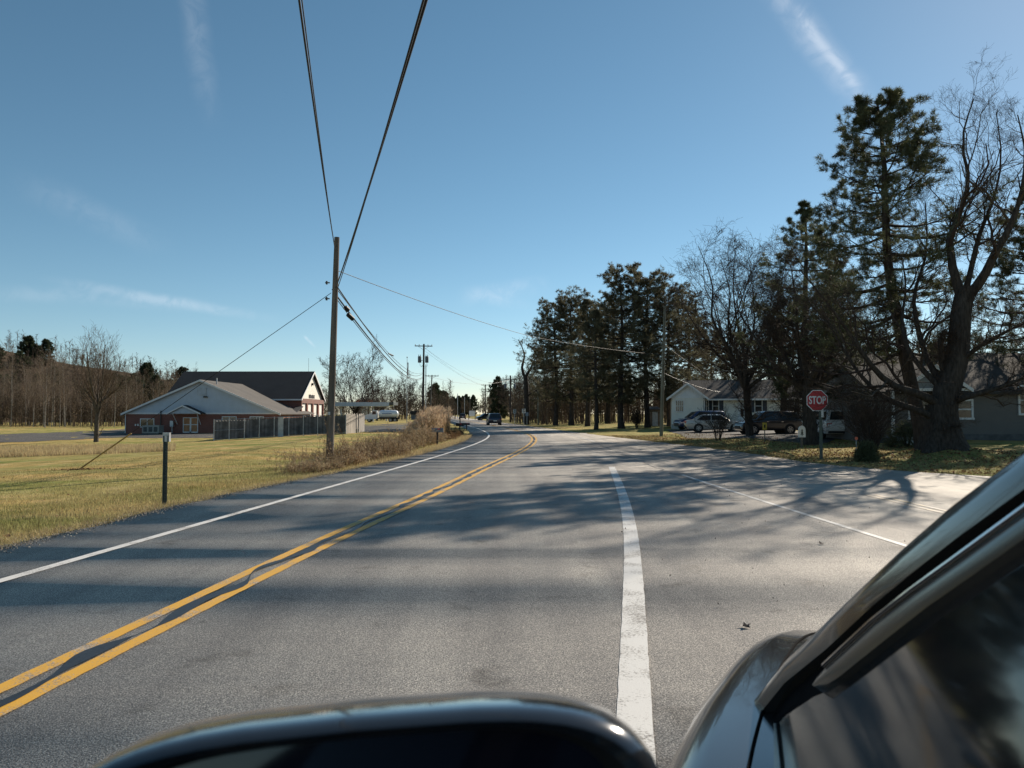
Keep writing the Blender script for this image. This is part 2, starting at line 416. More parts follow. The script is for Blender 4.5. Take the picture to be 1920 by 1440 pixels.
# ------------------------------------------------------------------ ground and roads
def axis(segs):
    out = []
    for a, b, st in segs: out += list(np.arange(a, b, st))
    out.append(segs[-1][1]); return np.array(out)
gx = axis([(-900, -200, 50), (-200, -60, 7), (-60, -16, 2.0), (-16, 22, .5), (22, 60, 2.0), (60, 200, 7), (200, 900, 50)])
gy = axis([(-60, 0, 5), (0, 60, .6), (60, 130, 1.6), (130, 300, 6), (300, 1500, 60)])
XX, YY = np.meshgrid(gx, gy)
V = np.stack([XX.ravel(), YY.ravel(), terr(XX.ravel(), YY.ravel())], 1)
nx, ny = len(gx), len(gy)
idx = (np.arange(ny - 1)[:, None] * nx + np.arange(nx - 1)[None, :]).ravel()
me = npmesh('ground', V, np.stack([idx, idx + 1, idx + nx + 1, idx + nx], 1)); smooth(me, 60)
kind(link('ground', me, None, GROUND), 'structure')

def strip(fa, fb, ys, z, thick=0.0):
    """sheet between two lines of the plan"""
    a = np.stack([fa(ys), ys, np.full_like(ys, z)], 1); b = np.stack([fb(ys), ys, np.full_like(ys, z)], 1)
    n = len(ys); i = np.arange(n - 1)
    v = np.concatenate([a, b]); f = [np.stack([i, i + n, i + n + 1, i + 1], 1)]
    if thick:
        v = np.concatenate([v, a - [0, 0, thick], b - [0, 0, thick]])
        f.append(np.stack([i, i + 1, i + 1 + 2 * n, i + 2 * n], 1)); f.append(np.stack([i + n, i + 3 * n, i + 3 * n + 1, i + n + 1], 1))
    return npmesh('strip', v, f)
rng = np.random.default_rng(7)
ysr = np.concatenate([np.arange(-38, 70, .35), np.arange(70, 200, 2), np.arange(200, 641, 10)])
jitL = spline([(y, .085 * rng.normal()) for y in np.arange(-40, 660, .7)]); jitR = spline([(y, .09 * rng.normal()) for y in np.arange(-40, 660, 1.1)])
road = kind(link('road', strip(lambda y: EDL(y) - .05 + jitL(y), lambda y: EDR(y) + .05 + jitR(y), ysr, 0.0, .2), None, ASPH), 'structure')
def line(name, fc, y0, y1, w, m, z=.005, wob=0.002, step=.12, off=0.0, far=None):
    ys = np.concatenate([np.arange(y0, min(y1, 60), step), np.arange(min(y1, 60), y1 + .01, 1.5)]) if y1 > 60 else np.arange(y0, y1, step)
    ja = rng.normal(0, wob, len(ys)); jb = rng.normal(0, wob, len(ys))
    ww = lambda y: w / 2
    return link(name, strip(lambda y: fc(y) + off - ww(y) + ja, lambda y: fc(y) + off + ww(y) + jb, ys, z), road, m)
line('yellow_line', YEL, -10, 520, .125, YELP, off=-.135, wob=.0025)
line('yellow_line', YEL, -10, 520, .125, YELP, off=.135, wob=.0025)
line('edge_line', WHL, -10, 560, .14, WHITEP)
line('channel_line', WHR, -12, 24.7, .20, WHITEP, wob=.002)
line('edge_line', EDGE_R, 3, 21.5, .10, WHITEF, z=.005)
line('edge_line', EDGE_R, 46, 560, .13, WHITEP)
line('side_road_line', lambda y: 7.45 + 0 * y, 6, 16.3, .10, YELF, off=-.09)
line('side_road_line', lambda y: 7.45 + 0 * y, 6, 16.3, .10, YELF, off=.12)
# tar seams and cracks in the paving
seam_off = spline([(y, .035 * rng.normal()) for y in np.arange(-12, 140, .55)])
seam_w = spline([(y, .045 + .028 * rng.normal()) for y in np.arange(-12, 140, .4)])
ys = np.arange(-10, 120, .12)
link('tar_seam', strip(lambda y: YEL(y) + seam_off(y) - np.clip(seam_w(y), .006, .1) * .8, lambda y: YEL(y) + seam_off(y) + np.clip(seam_w(y), .006, .1) * .8, ys, .008), road, TAR)
def crack(y0, y1, fx, w, seed, amp=.05):
    r = np.random.default_rng(seed)
    wob = spline([(y, amp * r.normal()) for y in np.arange(y0 - 2, y1 + 2, .5)])
    ys = np.arange(y0, y1, .1)
    link('tar_seam', strip(lambda y: fx(y) + wob(y) - w / 2, lambda y: fx(y) + wob(y) + w / 2, ys, .004), road, TAR)
crack(17, 46, lambda y: EDGE_R(y) - .16, .03, 4)

def patch(name, front, back, z, m, n=30):
    """paved sheet laid over the terrain between two pixel lines (nearer and farther edge)"""
    a = [G(*p) for p in front]; b = [G(*p) for p in back]
    def samp(L, t):
        s = t * (len(L) - 1); i = min(int(s), len(L) - 2); return L[i].lerp(L[i + 1], s - i)
    m_ = 8; v = []
    for i in range(n + 1):
        p, q = samp(a, i / n), samp(b, i / n)
        for j in range(m_ + 1):
            c = p.lerp(q, j / m_); v.append((c.x, c.y, tz(c.x, c.y) + z))
    f = [(i * (m_ + 1) + j, (i + 1) * (m_ + 1) + j, (i + 1) * (m_ + 1) + j + 1, i * (m_ + 1) + j + 1) for i in range(n) for j in range(m_)]
    me = bpy.data.meshes.new(name); me.from_pydata(v, [], f); me.update(); smooth(me, 60)
    return kind(link(name, me, None, m), 'structure')
patch('parking_lot', [(-420, 838), (0, 830), (230, 820.5), (410, 822)], [(-420, 819), (0, 815), (232, 805), (420, 804)], .03, LOT)
patch('forecourt', [(600, 806), (690, 811), (770, 812), (812, 806)], [(600, 797), (690, 796), (770, 794), (830, 792)], .04, LOT)
patch('driveway', [(1290, 822), (1420, 822), (1530, 836)], [(1250, 806), (1420, 806), (1600, 812)], .02, LOT)

# ------------------------------------------------------------------ plants
def tubes(pts, rad, sides):
    """vectorised tapered tubes: pts (B,N,3), rad (B,N) -> vertices, quads"""
    B, N, _ = pts.shape
    t = np.empty_like(pts); t[:, 1:-1] = pts[:, 2:] - pts[:, :-2]; t[:, 0] = pts[:, 1] - pts[:, 0]; t[:, -1] = pts[:, -1] - pts[:, -2]
    t /= np.linalg.norm(t, axis=2, keepdims=True) + 1e-9
    m = np.abs(pts[:, -1] - pts[:, 0]); ref = np.zeros((B, 1, 3)); ref[np.arange(B), 0, np.argmin(m, 1)] = 1
    a = np.cross(t, np.broadcast_to(ref, t.shape)); a /= np.linalg.norm(a, axis=2, keepdims=True) + 1e-9
    b = np.cross(t, a)
    ang = np.arange(sides) * 2 * np.pi / sides
    ring = pts[:, :, None, :] + rad[:, :, None, None] * (a[:, :, None, :] * np.cos(ang)[None, None, :, None] + b[:, :, None, :] * np.sin(ang)[None, None, :, None])
    v = ring.reshape(-1, 3)
    base = (np.arange(B)[:, None, None] * N + np.arange(N - 1)[None, :, None]) * sides
    k = np.arange(sides)[None, None, :]; k2 = (k + 1) % sides
    f = np.stack([base + k, base + k2, base + sides + k2, base + sides + k], -1).reshape(-1, 4)
    return v, f
def join(parts):
    vs, fs, o = [], [], 0
    for v, f in parts:
        vs.append(v); fs.append(f + o); o += len(v)
    return np.concatenate(vs), fs
def unit(v): return v / (np.linalg.norm(v, axis=-1, keepdims=True) + 1e-9)
def resample(pl, N):
    pl = np.array(pl, float); s = np.concatenate([[0], np.cumsum(np.linalg.norm(np.diff(pl, axis=0), axis=1))])
    # smooth with a Catmull-Rom-like pass
    t = np.linspace(0, s[-1], N * 3); q = np.stack([np.interp(t, s, pl[:, i]) for i in range(3)], 1)
    k = np.array([.25, .5, .25])
    for _ in range(4):
        q2 = q.copy(); q2[1:-1] = .25 * q[:-2] + .5 * q[1:-1] + .25 * q[2:]; q = q2
    return q[np.linspace(0, len(q) - 1, N).round().astype(int)]
def children(rg, pts, rad, n, t0, t1, ang, lenr, trop, wig, N, rscale, lmin=.0, flat=0.0, bias=None, taper=.25, lt=.55):
    """n children on every parent branch; lenr: (short, long) fractions of the parent length"""
    B, M, _ = pts.shape
    L = np.linalg.norm(np.diff(pts, axis=1), axis=2).sum(1)
    t = t0 + (t1 - t0) * (np.arange(n)[None, :] + rg.random((B, n))) / n
    s = t * (M - 1); i = np.clip(s.astype(int), 0, M - 2); fr = (s - i)[..., None]
    bi = np.arange(B)[:, None]
    base = pts[bi, i] * (1 - fr) + pts[bi, i + 1] * fr
    d = unit(pts[bi, i + 1] - pts[bi, i])
    r0 = rad[bi, i] * (1 - fr[..., 0]) + rad[bi, i + 1] * fr[..., 0]
    rv = rg.normal(size=d.shape)
    if flat: rv[..., 2] *= (1 - flat)
    side = unit(rv - (rv * d).sum(-1, keepdims=True) * d)
    a = np.radians(rg.uniform(ang[0], ang[1], t.shape))[..., None]
    cd = d * np.cos(a) + side * np.sin(a)
    if bias is not None: cd = cd + np.array(bias) * rg.random(t.shape)[..., None]
    cd = unit(cd)
    cl = L[:, None] * rg.uniform(lenr[0], lenr[1], t.shape) * (1.15 - lt * t)
    cl = np.maximum(cl, lmin)
    u = np.linspace(0, 1, N)
    w = np.cumsum(rg.normal(size=(B, n, N, 3)) * wig, axis=2) / math.sqrt(N); w -= w[:, :, :1]
    P = base[:, :, None, :] + cl[..., None, None] * (cd[:, :, None, :] * u[None, None, :, None] + np.array([0, 0, 1.0]) * trop * (u ** 2)[None, None, :, None] + w * u[None, None, :, None] ** .5)
    rr = np.minimum(r0 * rscale, np.maximum(cl * .028, .006))
    Rr = rr[..., None] * (1 - (1 - taper) * u)[None, None, :]
    return P.reshape(B * n, N, 3), Rr.reshape(B * n, N)
def bare_tree_mesh(seed, limbs, levels, minr=.006):
    """limbs: (polyline, r0, r1); levels: dicts for children(); returns trunk mesh, crown mesh"""
    rg = np.random.default_rng(seed)
    P0 = np.stack([resample(l[0], 12) for l in limbs]); R0 = np.stack([l[2] + (l[1] - l[2]) * (1 - np.linspace(0, 1, 12)) ** 1.35 for l in limbs])
    trunk = tubes(P0, R0, 10)
    out = []; P, Rr = P0, R0
    allP = [(P, Rr)]
    for k, lv in enumerate(levels):
        lv = dict(lv); src = lv.pop('src', None)
        if src == 'both' and len(allP) > 1:
            a, b = children(rg, *allP[-1], **lv); lv['n'] = max(1, lv['n'] // 2); c, d_ = children(rg, *allP[-2], **lv)
            allP.append((a, b)); out.append(tubes(c, np.maximum(d_, minr), 3)); 
        else: allP.append(children(rg, *allP[-1], **lv))
        out.append(tubes(allP[-1][0], np.maximum(allP[-1][1], minr), 5 if k == 0 else (4 if k == 1 else 3)))
    tips = allP[-1][0][:, -1]
    me1 = npmesh('trunk', trunk[0], trunk[1]); smooth(me1, 60)
    v, f = join(out); me2 = npmesh('crown', v, f)
    return me1, me2, tips
def place_tree(name, label, m1, m2, loc, bark, twig, group=None, rotz=0, scale=1.0):
    t = thing(name, label, 'tree', loc, rotz, group); t.scale = (scale,) * 3
    link('trunk', m1, t, bark); link('crown', m2, t, twig)
    return t
def flare(r, rs, h=1.2, seed=0, lobes=6):
    """root flare: loft rings from ground to trunk"""
    m = MB(); rg = random.Random(seed); ph = [rg.random() * 6.28 for _ in range(4)]; rings = []
    for k, z in enumerate(np.linspace(-.35, h, 8)):
        f = max(0, 1 - (z + .35) / (h + .35)) ** 2.2
        rings.append([((r + (rs - r) * f * (1 + .45 * math.sin(lobes * a + ph[0]) + .3 * math.sin(3 * a + ph[1]))) * math.cos(a),
                       (r + (rs - r) * f * (1 + .45 * math.sin(lobes * a + ph[0]) + .3 * math.sin(3 * a + ph[1]))) * math.sin(a), z) for a in np.linspace(0, 2 * math.pi, 28, endpoint=False)])
    m.loft(rings, True, False); return m

def tufts(rg, c, ax, K, L, W, spread=.9):
    """needle tufts: K thin blades at every centre c, round the axis ax"""
    M = len(c)
    d = unit(ax[:, None, :] * .75 + rg.normal(size=(M, K, 3)) * spread)
    ln = L * rg.uniform(.6, 1.15, (M, K, 1))
    sd = unit(np.cross(d, rg.normal(size=(M, K, 3)))) * W
    b = c[:, None, :] + rg.normal(size=(M, K, 3)) * L * .16
    v = np.stack([b - sd, b + sd, b + d * ln], 2).reshape(-1, 3)
    return v, np.arange(M * K * 3).reshape(-1, 3)
def pine_mesh(seed, H, crown0, Rmax, r0, whorl=.62, per=5, K=9, L=.2, W=.013, nb=9, lean=(0, 0), profile=None, curve=None, dens=1.0, bare=.45, tip=1.0):
    """white pine: trunk, whorled limbs, branchlets and needle tufts"""
    rg = np.random.default_rng(seed)
    n = 16; u = np.linspace(0, 1, n)
    ax = np.stack([lean[0] * u + .12 * np.sin(u * 7 + seed), lean[1] * u + .12 * np.cos(u * 5 + seed) - .12, H * u - .25 * (1 - u)], 1)
    if curve is not None: ax = ax + np.stack([np.interp(u, curve[0], curve[1]), 0 * u, 0 * u], 1)
    rad = r0 * (1 - u) ** .8 + .025; rad[0] *= 1.35
    trunk = tubes(ax[None], rad[None], 10)
    hs = []; h_ = crown0
    while h_ < H - .15: hs.append(h_ + rg.normal(0, .08)); h_ += whorl * (1 - .62 * ((h_ - crown0) / (H - crown0)) ** 1.5)
    bP, bR, bL = [], [], []
    prof = profile or (lambda t: min(1, (1 - t) * 1.75 + .06) * (0.62 + .38 * min(1, t * 4)))
    for h in hs:
        t = (h - crown0) / (H - crown0); a0 = rg.random() * 6.28
        for k in range(per):
            if rg.random() > .9 * dens: continue
            a = a0 + k * 2 * np.pi / per + rg.normal(0, .25)
            ln = Rmax * prof(max(0, min(1, t))) * rg.uniform(.55, 1.2)
            s = np.linspace(0, 1, 9)
            rise = rg.uniform(-.06, .14) + .42 * t ** 2.5 - (.08 if t < .3 else 0)
            dr = np.array([math.cos(a), math.sin(a), 0])
            c = np.array([np.interp(h, ax[:, 2], ax[:, i]) for i in range(2)] + [h])
            z = ln * (rise * s - .22 * np.sin(s * np.pi) * (1 - t) * rg.uniform(.2, 1) + .16 * s ** 3)
            side = np.array([-math.sin(a), math.cos(a), 0]) * ln * rg.normal(0, .08)
            bP.append(c + dr * (ln * s)[:, None] + np.array([0, 0, 1]) * z[:, None] + side * (s ** 2)[:, None])
            bR.append(np.linspace(max(.018, .016 * ln + .01), .008, 9)); bL.append(ln)
    bP, bR = np.stack(bP), np.stack(bR)
    dead_h = np.arange(max(1.8, crown0 * .4), crown0, .55)
    c1, r1 = children(rg, bP, bR, nb, bare, .98, (30, 66), (.22, .44), .05, .04, 5, .6, flat=.93)
    keep = rg.random(len(c1)) < np.repeat(np.clip(np.array(bL) / (.62 * Rmax), .5, 1), nb)
    c1, r1 = c1[keep], r1[keep]
    c2, r2 = children(rg, c1, r1, 3, .25, .95, (25, 60), (.35, .6), .08, .05, 3, .6, flat=.8)
    wood = [tubes(bP, bR, 4), tubes(c1, np.maximum(r1, .006), 3)]
    if len(dead_h):
        q = len(dead_h) * 3; a = rg.random(q) * 6.28; h = np.repeat(dead_h, 3); s = np.linspace(0, 1, 5); ln = rg.uniform(.5, 1.9, q) * min(1, Rmax / 3)
        cx = np.interp(h, ax[:, 2], ax[:, 0]); cy = np.interp(h, ax[:, 2], ax[:, 1])
        dp = np.stack([cx[:, None] + np.cos(a)[:, None] * ln[:, None] * s, cy[:, None] + np.sin(a)[:, None] * ln[:, None] * s, h[:, None] + ln[:, None] * (.1 * s - .3 * s ** 2) + 0 * s], 2)
        dR = np.broadcast_to(np.linspace(.022, .006, 5), (q, 5)); wood.append(tubes(dp, dR, 3))
        dk, drr = children(rg, dp, dR, 4, .3, 1, (30, 70), (.3, .6), -.1, .1, 3, .6); wood.append(tubes(dk, np.maximum(drr, .005), 3))
    cs = [c2[:, 2], c2[:, 1], c1[:, 4], bP[:, -1], bP[:, -2]]
    dx = [c2[:, 2] - c2[:, 1], c2[:, 2] - c2[:, 1], c1[:, 4] - c1[:, 3], bP[:, -1] - bP[:, -2], bP[:, -1] - bP[:, -2]]
    c = np.concatenate(cs); d = unit(np.concatenate(dx) + np.array([0, 0, .01]))
    fol = tufts(rg, c, d, K, L, W)
    m1 = npmesh('trunk', *trunk); smooth(m1, 60)
    wv, wf = join(wood); m2 = npmesh('branches', wv, wf); m3 = npmesh('crown', *fol)
    return m1, m2, m3
def place_pine(name, label, ms, loc, group=None, rotz=0, scale=(1, 1, 1), bark=BARKP, needle=NEEDLE):
    t = thing(name, label, 'tree', loc, rotz, group); t.scale = scale
    link('trunk', ms[0], t, bark); kind(link('branches', ms[1], t, bark), 'stuff'); link('crown', ms[2], t, needle)
    return t
def wood_mass(seed, pts, hts, r=.07, spread=.32, ntw=34, wide=.035):
    """a wood that reads as one mass: for every stem a thin trunk and fans of twigs"""
    rg = np.random.default_rng(seed); B = len(pts)
    u = np.linspace(0, 1, 5)
    lean = rg.normal(0, .05, (B, 2))
    P = np.zeros((B, 5, 3)); P[:, :, 0] = pts[:, :1] + lean[:, :1] * hts[:, None] * u; P[:, :, 1] = pts[:, 1:2] + lean[:, 1:] * hts[:, None] * u; P[:, :, 2] = pts[:, 2:3] - .3 + hts[:, None] * u
    Rr = r * rg.uniform(.5, 1.4, (B, 1)) * (1 - .85 * u)
    tr = tubes(P, Rr, 4)
    n = ntw; t = rg.uniform(.25, 1, (B, n)); s = t * 4; i = np.clip(s.astype(int), 0, 3); fr = (s - i)[..., None]
    b = P[np.arange(B)[:, None], i] * (1 - fr) + P[np.arange(B)[:, None], i + 1] * fr
    a = rg.random((B, n)) * 6.28; el = rg.uniform(.3, 1.3, (B, n)); ln = hts[:, None] * spread * rg.uniform(.3, 1, (B, n)) * (1.1 - .75 * t)
    d = np.stack([np.cos(a) * np.cos(el), np.sin(a) * np.cos(el), np.sin(el)], -1)
    tip = b + d * ln[..., None]
    sd = unit(np.cross(d, rg.normal(size=d.shape))) * wide
    v1 = np.stack([b - sd, b + sd, tip], 2).reshape(-1, 3)
    # finer sprays off the middle of every twig
    m = 4; bb = (b + (tip - b) * .45)[:, :, None, :] + (tip - b)[:, :, None, :] * rg.uniform(0, .5, (B, n, m, 1))
    d2 = unit(d[:, :, None, :] + rg.normal(size=(B, n, m, 3)) * .6); tip2 = bb + d2 * (ln * .5)[:, :, None, None] * rg.uniform(.5, 1.1, (B, n, m, 1))
    sd2 = unit(np.cross(d2, rg.normal(size=d2.shape))) * wide * .62
    v2 = np.stack([bb - sd2, bb + sd2, tip2], 3).reshape(-1, 3)
    v = np.concatenate([tr[0], v1, v2]); o = len(tr[0])
    return npmesh('wood', v, [tr[1], np.arange(o, o + len(v1) + len(v2)).reshape(-1, 3)])

# ------------------------------------------------------------------ the big bare tree at the corner
D = 29.5
base = onG(1765, D)
def pl(*pts, d0=D, dd=0.0):
    n = len(pts); return [tuple(P3(x, y, d0 + dd * i / max(1, n - 1)) - base) for i, (x, y) in enumerate(pts)]
LIMB_R = .78
limbs = [(pl((1765, 870), (1766, 820), (1768, 775), (1776, 725)), .60, .46),
         (pl((1776, 735), (1796, 665), (1802, 580), (1812, 540)), .46, .34),
         (pl((1806, 570), (1789, 516), (1776, 453), (1800, 400), (1820, 335), (1800, 270), (1815, 215), (1826, 185), dd=1.0), .25, .03),
         (pl((1808, 560), (1842, 528), (1864, 474), (1886, 445), (1915, 370), (1925, 290), (1908, 215), dd=-1.5), .27, .03),
         (pl((1800, 590), (1822, 500), (1835, 440), (1862, 380), (1880, 300), (1868, 210), dd=2.0), .17, .025),
         (pl((1768, 765), (1732, 740), (1680, 728), (1645, 701), (1618, 664), (1579, 605), (1545, 560), (1500, 505), dd=-2.5), .24, .03),
         (pl((1760, 790), (1728, 770), (1686, 760), (1650, 742), (1608, 699), (1576, 646), (1556, 610), (1520, 570), dd=-1.0), .20, .03),
         (pl((1772, 735), (1735, 700), (1700, 655), (1690, 600), (1700, 540), (1690, 480), dd=1.5), .17, .03),
         (pl((1775, 730), (1745, 690), (1728, 650), (1710, 560), (1740, 470), (1735, 380), dd=2.5), .19, .03),
         (pl((1782, 720), (1765, 690), (1762, 640), (1764, 632), dd=0), .13, .10),
         (pl((1785, 755), (1801, 747), (1870, 728), (1930, 705), (1990, 670), dd=-2.0), .20, .03),
         (pl((1795, 680), (1850, 640), (1910, 610), (1980, 590), dd=-3.0), .14, .03)]
LV = [dict(n=12, t0=.18, t1=1, ang=(28, 62), lenr=(.26, .5), trop=.12, wig=.14, N=8, rscale=.5, lt=.88),
      dict(n=6, t0=.15, t1=1, ang=(25, 60), lenr=(.3, .6), trop=.10, wig=.15, N=6, rscale=.6),
      dict(n=6, t0=.15, t1=1, ang=(25, 58), lenr=(.35, .7), trop=.1, wig=.12, N=4, rscale=.65, lmin=.25),
      dict(n=3, t0=.2, t1=1, ang=(25, 55), lenr=(.4, .8), trop=.08, wig=.12, N=3, rscale=.7, lmin=.18)]
limbs = limbs[:2] + [(q[0], q[1] * LIMB_R, q[2] * .7) for q in limbs[2:]]
m1, m2, tips = bare_tree_mesh(5, limbs, LV, .0028)
maple = thing('maple_tree', 'huge bare many-stemmed tree with flared trunk on the corner lawn', 'tree', base)
link('trunk', m1, maple, BARK); link('crown', m2, maple, TWIG)
flare(.56, 1.05, 1.6, 3, 5).build('root_flare', BARK, maple, True, 80)

# other bare trees on the right
def simple_limbs(seed, H, r, lean=0, fork=.35, nf=3, spread=.25, up=.85):
    """trunk that forks into nf leaders"""
    rg = random.Random(seed); L = []
    fk = H * fork
    L.append(([(0, 0, -.3), (lean * .2, .05, fk * .5), (lean * .5, 0, fk), (lean * .55, 0, fk * 1.12)], r, r * .75))
    for k in range(nf):
        a = k * 2 * math.pi / nf + rg.random() * 1.2; s = H * spread * rg.uniform(.5, 1.2); h = H * rg.uniform(up, 1.0)
        w = lambda q: rg.uniform(-q, q) * H
        L.append(([(lean * .5, 0, fk * rg.uniform(.7, 1.05)), (lean * .5 + math.cos(a) * s * .42 + w(.015), math.sin(a) * s * .42 + w(.015), fk + (h - fk) * .2),
                   (lean * .6 + math.cos(a) * s * .72 + w(.03), math.sin(a) * s * .72 + w(.03), fk + (h - fk) * .45), (lean * .8 + math.cos(a) * s * .86 + w(.035), math.sin(a) * s * .86 + w(.035), fk + (h - fk) * .72),
                   (lean + math.cos(a) * s * 1.05, math.sin(a) * s * 1.05, h)], r * rg.uniform(.42, .62), .02))
    return L
LV2 = [dict(n=10, t0=.12, t1=1, ang=(35, 75), lenr=(.3, .58), trop=.06, wig=.18, N=8, rscale=.5, lt=.8),
       dict(n=8, t0=.12, t1=1, ang=(30, 65), lenr=(.3, .6), trop=.08, wig=.2, N=6, rscale=.6),
       dict(n=6, t0=.1, t1=1, ang=(30, 65), lenr=(.35, .7), trop=.05, wig=.2, N=4, rscale=.7, lmin=.25),
       dict(n=2, t0=.1, t1=1, ang=(30, 65), lenr=(.5, .85), trop=.05, wig=.25, N=3, rscale=.7, lmin=.22)]
def oak(seed, px, py, H, r, label, lean=0, nf=4, spread=.42, group=None, LVx=LV2, name='bare_tree', fork=.3, minr=.006):
    p = G(px, py)
    a, b, t = bare_tree_mesh(seed, simple_limbs(seed, H, r, lean, fork, nf, spread, .7), LVx, minr)
    return place_tree(name, label, a, b, p, BARK, TWIG, group), t
oak(11, 1406, 817, 13.2, .30, 'bare spreading tree with dark trunk beside the black parked car', -.5, 9, .38)
oak(12, 1521, 834, 9.8, .40, 'stout dark bare tree behind the stop sign', -.3, 7, .36)
oak(23, 1469, 812, 11.0, .30, 'forked bare tree between the white house and the stop sign', .2, 6, .30)
# leafless twiggy shrubs
def shrub(name, label, px, py, H, W, n, seed, m=TWIG, minr=.006, group=None):
    p = G(px, py); rg = np.random.default_rng(seed); L = []
    for k in range(n):
        a = rg.random() * 6.28; s = W * rg.uniform(.25, 1)
        L.append(([(.1 * math.cos(a), .1 * math.sin(a), -.1), (math.cos(a) * s * .4, math.sin(a) * s * .4, H * rg.uniform(.4, .6)), (math.cos(a) * s, math.sin(a) * s, H * rg.uniform(.7, 1.05))], .018, .006))
    a, b, t = bare_tree_mesh(seed, L, [dict(n=7, t0=.2, t1=1, ang=(20, 55), lenr=(.3, .6), trop=.1, wig=.12, N=5, rscale=.7), dict(n=5, t0=.15, t1=1, ang=(20, 60), lenr=(.35, .7), trop=.05, wig=.14, N=3, rscale=.8, lmin=.12)], minr)
    t = thing(name, label, 'shrub', p, 0, group); link('stems', a, t, BARK); link('twigs', b, t, m); return t
shrub('bare_shrub', 'tangled grey twiggy shrub right of the stop sign', 1630, 862, 2.3, 1.3, 34, 31, minr=.005)
shrub('bare_shrub', 'low twiggy shrub at the road edge left of the yellow marker', 1347, 826, 1.7, 1.1, 16, 32)
shrub('bare_shrub', 'small round leafless shrub under the tall pines', 1194, 803, 1.6, 1.0, 22, 33, minr=.009)
# brown evergreen lump at the foot of the shrub
def evergreen(label, px, py, H, W, seed, m=NEEDLE):
    p = G(px, py); rg = np.random.default_rng(seed); n = 900
    d = unit(rg.normal(size=(n, 3))); d[:, 2] = np.abs(d[:, 2]); rr = rg.uniform(.55, 1, n)[:, None]
    c = d * rr * np.array([W, W, H]); v, f = tufts(rg, c, d, 6, .16, .012)
    t = thing('evergreen_shrub', label, 'shrub', p)
    st = MB(); 
    for k in range(5):
        a = k * 1.26; st.tube([(0, 0, -.1), (W * .3 * math.cos(a), W * .3 * math.sin(a), H * .5), (W * .5 * math.cos(a), W * .5 * math.sin(a), H * .85)], [.03, .02, .008], 5)
    st.build('stems', BARK, t); link('foliage', npmesh('foliage', v, f), t, m); return t
evergreen('dark rounded evergreen shrub at the foot of the twiggy shrub', 1626, 866, .7, .42, 41)
evergreen('low dark evergreen bush below the brown house window', 1700, 838, 1.2, 1.0, 42)
evergreen('green foundation shrub below the white house bay window', 1283, 803, 1.0, 1.0, 43)

# ------------------------------------------------------------------ pines
near1 = pine_mesh(51, 15.6, 4.4, 4.3, .30, .74, 5, 19, .21, .0105, 16, bare=.3, dens=.92, profile=lambda t: min(1, (1 - t) * 1.4 + .13) * (.7 + .3 * min(1, t * 4)), lean=(-2.2, 0), curve=([0, .25, .5, .8, 1], [0, -.25, -.25, .25, .35]))
pb = onG(1728, 34)
place_pine('white_pine', 'tall white pine with layered limbs rising behind the bare corner tree', near1, pb)
near2 = pine_mesh(52, 13.8, 3.0, 3.2, .26, .72, 5, 17, .21, .0105, 11, bare=.34, dens=.8)
place_pine('white_pine', 'pine with pale top between the spreading bare trees', near2, onG(1512, 45))
near3 = pine_mesh(53, 14.5, 2.5, 3.8, .27, .72, 5, 17, .21, .0105, 15, bare=.3)
place_pine('white_pine', 'tall pine at the right edge behind the brown house', near3, onG(1945, 45), rotz=1.2)
place_pine('white_pine', 'pine on the right beyond the brown house roof', near3, onG(2120, 42), rotz=3.0)
place_pine('white_pine', 'slender pine behind the stop sign tree', near2, onG(1570, 56), rotz=4.0, scale=(.85, .85, .95))
place_pine('white_pine', 'pine standing behind the white house roof', near2, onG(1440, 84), rotz=1.0, scale=(.85, .85, .85))
mid = [pine_mesh(60 + k, 16.5, 3.2 + k * .4, 4.3 + .3 * k, .30, .70, 5, 13, .28, .017, 10, dens=.88, bare=.32, profile=lambda t: max(.42, 1 - t ** 2.6) * (.68 + .32 * min(1, t * 3))) for k in range(3)]
midlow = [pine_mesh(70, 15.5, 4.0, 3.2, .26, .68, 4, 12, .28, .018, 10, dens=.85, bare=.3)]
grp = [(1165, 82, 1.03, 0, 'pine with thick straight trunk in the middle of the lawn group'),
       (1211, 84, 1.0, 1, 'pine just left of the grey service pole'),
       (1255, 86, .99, 2, 'broad pine directly behind the grey service pole'),
       (1292, 92, .93, 0, 'pine rising behind the white house gable'),
       (1116, 80, .80, 3, 'thin leaning pine on the sunlit lawn strip'),
       (1102, 96, 1.1, 3, 'open-crowned pine left of the thick-trunked pine'),
       (1072, 104, 1.08, 1, 'dense pine in the left half of the lawn group'),
       (1043, 108, 1.02, 2, 'leftmost pine of the lawn group, beside the dead tree'),
       (1140, 112, 1.1, 2, 'pine in the back row behind the thick-trunked pine'),
       (1335, 105, .78, 1, 'pine behind the white house roof ridge, left one'),
       (1385, 105, .74, 2, 'pine behind the white house roof ridge, right one'),
       (1020, 128, .8, 1, 'short pine at the far end of the lawn group')]
for k, (px, dpt, s, w, lab) in enumerate(grp):
    ms = mid[w] if w < 3 else midlow[0]
    place_pine('white_pine', lab, ms, onG(px, dpt), 'pines on the right of the road', rotz=k * 1.7, scale=(s, s, s * (.96 + .04 * math.sin(k * 2.1))), needle=NEEDLEM)
